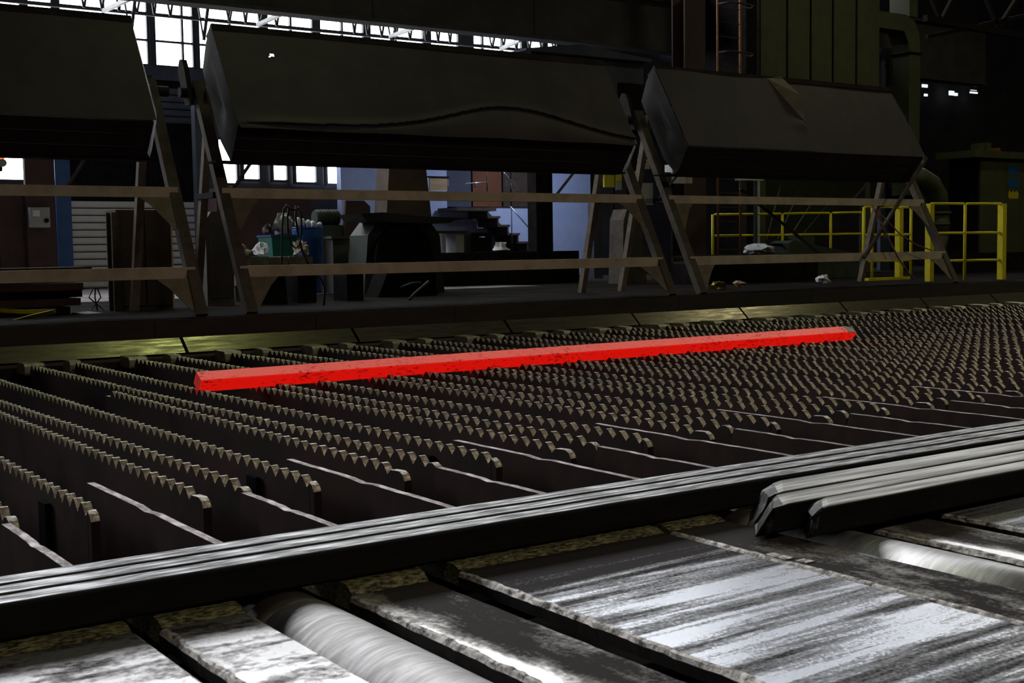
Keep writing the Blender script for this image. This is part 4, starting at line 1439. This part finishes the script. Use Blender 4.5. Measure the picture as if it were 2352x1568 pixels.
# ------------------------------------------------------------------ olive filter house
Y = 20.0
fx = [at(p, 100, Y).x for p in (1745, 1808, 1862, 1913, 1967, 2022)]
zb, zt = 2.9, 8.3
t = thing('filter_house', ((fx[0] + fx[-1]) / 2, Y + 1, ZF), 'tall olive green filter house of ribbed panels behind the right cover', 'filter house')
for a, b in zip(fx, fx[1:]):
    MB().box(a + .035, b - .035, Y, Y + .06, zb, zt).build('wall_panel', 'olive', t)
    MB().box(a - .02, a + .02, Y - .01, Y + .08, zb, zt).build('panel_rib', 'black', t)
MB().box(fx[0], fx[-1], Y + .081, Y + 1.7, zb, zt).build('core', 'black', t)
MB().box(fx[0] - .05, fx[-1] + .05, Y - .06, Y + 1.7, zb - .12, zb - .001).build('base_ring', 'olive', t)
hz0, hz1 = 1.15, zb - .121
n = 5
for i in range(n):
    a0 = fx[0] + (fx[-1] - fx[0]) * i / n
    a1 = fx[0] + (fx[-1] - fx[0]) * (i + 1) / n
    mid = (fx[0] + fx[-1]) / 2 - .6
    b0, b1 = mid + (a0 - mid) * .45, mid + (a1 - mid) * .45
    m = MB()
    m.v += [(a0 + .03, Y, hz1), (a1 - .03, Y, hz1), (b1 - .015, Y + .9, hz0), (b0 + .015, Y + .9, hz0), (a0 + .03, Y + .05, hz1), (a1 - .03, Y + .05, hz1), (b1 - .015, Y + .95, hz0),
            (b0 + .015, Y + .95, hz0)]
    for q in ((0, 1, 2, 3), (7, 6, 5, 4), (0, 4, 5, 1), (1, 5, 6, 2), (2, 6, 7, 3), (3, 7, 4, 0)):
        m.face(q)
    m.build('hopper_panel', 'olive', t)
for x in (fx[0] + .25, fx[-1] - .25):
    MB().box(x - .09, x + .09, Y + .15, Y + .33, ZF, hz1 - .001).build('leg', 'olive', t)
# square duct looped over: top box, elbow and down leg
dx0, dx1 = at(2022, 60, Y).x + .07, at(2122, 60, Y).x
zt0, zt1 = at(2060, 66, Y).z, at(2060, 28, Y).z
t = thing('square_duct', (dx1, Y, ZF), 'olive square duct bending down at the right of the filter house', 'duct')
pts = [(dx0, zt1), (dx1 - .55, zt1), (dx1 - .22, zt1 - .12), (dx1 - .04, zt1 - .42), (dx1, zt1 - .8), (dx1, 2.2), (dx1 - .42, 2.2), (dx1 - .42, zt1 - .85), (dx1 - .46, zt1 - .68), (dx1 - .62, zt0 + .0),
       (dx0, zt0)]
MB().prism(pts, 'y', Y + .1, Y + .6).build('duct_body', 'olive', t)
a = at(2050, 112, Y)
MB().box(dx1 - .46, dx1 + .03, Y + .05, Y + .65, a.z - .03, a.z).build('duct_flange', 'black', t)
MB().box(dx1 - .30, dx1 + .02, Y + .2, Y + .8, zt1 + .01, 8.3).build('riser', 'olive', t)
MB().box(dx1 - .3, dx1 - .1, Y + .2, Y + .4, ZF, 2.2 - .001).build('leg', 'black', t)
x0, x1, z0, z1 = pbox(2024, 112, 2090, 330, Y + .9)
tag(MB().box(x0, x1 - .2, Y + .9, Y + 1.0, ZF, z1).build('grey_backplate', 'paleblue'), 'dim blue-grey plate behind the square olive duct', 'plate')

# round pipe elbow
Yp = 18.2
t = thing('pipe_elbow', (at(2160, 600, Yp).x, Yp, ZF), 'fat round olive pipe elbow bending down behind the yellow railing', 'pipe')
path = pts_at([(2080, 404), (2112, 408), (2138, 424), (2152, 450), (2157, 490)], Yp)
MB().tube(path, .235, 20).build('elbow', 'olive', t)
lo = pts_at([(2157, 491), (2156, 540)], Yp)
MB().tube(lo, .23, 20).build('pipe', 'olive', t)
MB().tube(pts_at([(2157, 486), (2157, 492)], Yp), .27, 20).build('pipe_flange', 'olive', t)
MB().tube(pts_at([(2156, 512), (2156, 517)], Yp), .26, 20).build('pipe_flange', 'olive', t)
e = pts_at([(2156, 541), (2152, 580)], Yp)
MB().tube([e[0], e[1], Vector((e[1].x, Yp, ZF))], [.23, .15, .15], 16).build('cone', 'olive', t)

# cabinets at the right edge
Yc = 18.4
x0, x1, z0, z1 = pbox(2252, 366, 2400, 640, Yc)
t = thing('olive_cabinet', ((x0 + x1) / 2, Yc, ZF), 'olive steel cabinet at the right frame edge with blue and yellow stickers', 'cabinet')
xm0, xm1 = at(2312, 450, Yc).x, at(2345, 450, Yc).x
for a, b in ((x0, xm0 - .02), (xm0, xm1), (xm1 + .02, x1)):
    MB().box(a, b, Yc, Yc + .05, ZF + .1, z1).build('door', 'olive', t)
MB().box(x0, x1, Yc + .051, Yc + .9, ZF, z1).build('body', 'black', t)
a = pbox(2240, 348, 2400, 364, Yc - .15)
MB().box(a[0], a[1], Yc - .15, Yc + .95, z1 + .001, z1 + (a[3] - a[2])).build('top_board', 'olive', t)
zt = z1 + (a[3] - a[2])
for r, mm in (((2316, 380, 2339, 400), 'stickerblue'), ((2316, 410, 2339, 429), 'stickerblue'), ((2316, 441, 2339, 456), 'stickeryellow')):
    q = pbox(*r, Yc)
    mb = MB()
    if mm == 'stickeryellow':
        mb.prism([(q[0], q[3]), (q[0], q[2] + .03), (q[0] + .04, q[2]), (q[1] - .04, q[2]), (q[1], q[2] + .03), (q[1], q[3])], 'y', Yc - .004, Yc - .001)
        wd = (q[1] - q[0])
        for k in range(3):
            mb.box(q[0] + wd * (.06 + .34 * k), q[0] + wd * (.06 + .34 * k + .12), Yc - .004, Yc - .001, q[3] + .001, q[3] + .035)
    else:
        mb.prism([(q[0], q[3]), (q[0], q[2] + .05), (q[0] + .05, q[2]), (q[1] - .05, q[2]), (q[1], q[2] + .05), (q[1], q[3])], 'y', Yc - .004, Yc - .001)
    mb.build('sticker', mm, t)
for i, (r, mm, lbl) in enumerate((((2247, 331, 2261, 348), 'olive', 'left one of two small olive boxes on the cabinet top'),
                                  ((2265, 328, 2277, 348), 'olive', 'taller right one of two small olive boxes on the cabinet top'),
                                  ((2290, 340, 2298, 349), 'orange', 'tiny orange box on the cabinet top'))):
    q = pbox(*r, Yc)
    tag(MB().box(q[0], q[1], Yc, Yc + .2, zt + .001, zt + .001 + (q[3] - q[2])).build('small_box', mm), lbl, 'box')
x0, x1, z0, z1 = pbox(2180, 580, 2400, 640, 17.2)
tag(MB().box(x0, x1 + 1, 17.2, 17.6, ZF, z1).build('low_beam', 'black'), 'dark low beam lying in front of the olive cabinet', 'beam')

# ------------------------------------------------------------------ yellow railings
RH = 1.36


def railing(pts, label, heights=(.0,), square=None, rails=(1.0, .62, .26), r=.026):
    t = thing('yellow_railing', pts[0], label, 'railing', 'yellow railings beyond the right stand')
    for i, p in enumerate(pts):
        big = square and i in square
        if big:
            MB().box(p[0] - .055, p[0] + .055, p[1] - .055, p[1] + .055, ZF, ZF + RH).build('post', 'yellow', t)
        else:
            MB().tube([(p[0], p[1], ZF), (p[0], p[1], ZF + RH)], r, 10).build('post', 'yellow', t)
    for a, b in zip(pts, pts[1:]):
        d = (Vector((b[0], b[1], 0)) - Vector((a[0], a[1], 0))).normalized() * .03
        for f in rails:
            z = ZF + RH * f - (.0 if f < 1 else .0)
            MB().tube([(a[0] + d.x, a[1] + d.y, z), (b[0] - d.x, b[1] - d.y, z)], r * .85, 8).build('rail', 'yellow', t)
    return t


def ground(px, py):
    d = ray(px, py)
    k = (ZF - 1.0) / d.z
    return (d.x * k, d.y * k + .0, ZF)


def row(Yl, *pxs):
    return [(at(px, 560, Yl[i]).x, Yl[i], ZF) for i, px in enumerate(pxs)]


railing(row((13.95, 13.8, 13.6), 2135, 2216, 2301), 'yellow railing nearest the camera at the right, both end posts thick', square=(0, 2))
railing(row((15.5, 15.5, 15.5, 15.5), 1984, 2003, 2065, 2092), 'yellow railing in the middle, partly behind the last A-frame leg', square=(2,))
railing(row((20.0, 19.2, 18.6, 18.1), 1637, 1797, 1908, 1982), 'farthest yellow railing, seen under the right cover', rails=(1.0, .66), r=.028)
k0, k1 = at(1990, 655, 15.2).x, at(2085, 655, 15.2).x
tag(MB().box(k0, k1, 15.15, 15.25, ZF + .001, ZF + .05).build('yellow_kerb', 'yellow'), 'yellow painted kerb strip at the foot of the middle railing', 'kerb')
rc = thing('red_cable', at(2020, 500, 13.2), 'faded red and white cables drooping at the right stand', 'cable')
MB().tube(pts_at([(2008, 480), (2022, 505), (2040, 545), (2062, 590), (2085, 625), (2098, 640)], 13.18), .014, 6).build('strand', 'redwhite', rc)
MB().tube(pts_at([(2012, 482), (2040, 510), (2070, 540), (2105, 562), (2140, 575)], 13.16), .010, 6).build('strand', 'redwhite', rc)
MB().tube(pts_at([(2002, 470), (2018, 492), (2030, 525), (2033, 548)], 13.2), .012, 6).build('strand', 'redwhite', rc)

# things on the floor under the right cover
q = at(1744, 576, 16.5)
tag(MB().blob((q.x, 16.5, q.z + .02), .27, .25, .11, 91, .25, 14, 8).build('waste_sack', 'white'), 'white dusty sack mound under the right cover', 'sack')
x0, x1, z0, z1 = pbox(1590, 578, 1860, 600, 16.5)
tag(MB().box(x0, x1, 16.3, 17.0, ZF, q.z - .06).build('scrap_box', 'black'), 'long black scrap box carrying the white sack', 'box')
Y = 17.2
t = thing('green_gearbox', (at(1890, 600, Y).x, Y, ZF), 'small dull green machine under the right cover, sloping top', 'machine')
pl = [at(1812, 600, Y), at(1812, 558, Y), at(1822, 552, Y), at(1968, 582, Y), at(1975, 600, Y)]
MB().prism([(p.x, p.z if i not in (0, 4) else ZF) for i, p in enumerate(pl)], 'y', Y, Y + .5).build('body', 'green', t)
x0, x1, z0, z1 = pbox(1850, 540, 1880, 566, Y)
MB().box(x0, x1, Y + .1, Y + .4, pl[2].z - .1, z1).build('top_casing', 'green', t)
MB().tube([(at(1790, 555, Y).x, Y + .2, pl[1].z - .03), (at(1850, 555, Y).x, Y + .2, pl[1].z - .03)], .03, 8).build('shaft', 'black', t)
for i, (px, py, mm, s, lbl) in enumerate(((1652, 668, 'yellowboard', .10, 'small dull yellow lump on the floor edge under the right cover'),
                                          (1700, 662, 'wood', .08, 'small brown lump on the floor edge under the right cover'),
                                          (1826, 652, 'white', .11, 'pale rag on the floor edge under the right cover'))):
    g = ground(px, py - 3)
    tag(MB().blob((g[0], max(13.3, min(g[1], 15)), ZF + s * .5), s * 1.4, s, s * .8, 60 + i, .45, 9, 5).build('scrap_lump', mm), lbl, 'scrap')
tag(MB().tube(pts_at([(938, 690), (955, 672), (975, 655), (985, 646)], 14.9), .02, 6).tube(pts_at([(920, 660), (945, 650), (968, 648)], 15.0), .012, 6).build('bent_pipe', 'green'),
    'thin bent greenish pipe on the dark floor under the middle stand', 'pipe')

# ------------------------------------------------------------------ far end of the hall: trusses and tiny lights
tr = thing('roof_truss', (40, 24, 8), 'faint rusty roof truss in the dark upper right corner', 'truss')
Yt = 15.0
c1 = [at(2125, 42, Yt), at(2230, 62, Yt), at(2360, 84, Yt)]
for a, b in zip(c1, c1[1:]):
    MB().bar(a, b, .10, .12).build('lower_chord', 'truss', tr)
for p0, p1 in (((2128, 84), (2250, 60)), ((2250, 58), (2362, 34)), ((2160, 48), (2138, -8)), ((2162, 48), (2190, -8)), ((2292, 62), (2262, -8)), ((2294, 62), (2338, -8))):
    MB().bar(at(*p0, Yt), at(*p1, Yt), .07, .07).build('diagonal', 'truss', tr)
XE = 69.5
specks = (((2120, 193, 2131, 201), 'bright small far window beside the olive duct, largest of the specks'), ((2125, 215, 2131, 221), 'tiny far window below the largest speck'),
          ((2182, 208, 2192, 219), 'slanted bright far window, left of the middle pair'), ((2194, 213, 2200, 220), 'smaller slanted far window, right of the middle pair'),
          ((2230, 210, 2246, 215), 'flat bright far window with a thin line above it'), ((2231, 206, 2244, 208), 'thin bright line above the flat far window'),
          ((2130, 182, 2138, 188), 'dim far window above the largest speck'), ((2236, 195, 2244, 199), 'dim far window high above the flat one'))
for i, (r, lbl) in enumerate(specks):
    Yf = 25.6
    d0, d1 = at(r[0], r[1], Yf), at(r[2], r[3], Yf)
    tag(MB().box(d0.x, d1.x, Yf, Yf + .05, d1.z, d0.z).build('roof_light', 'smallpane' if i < 6 else 'greybox'), lbl, 'window light')
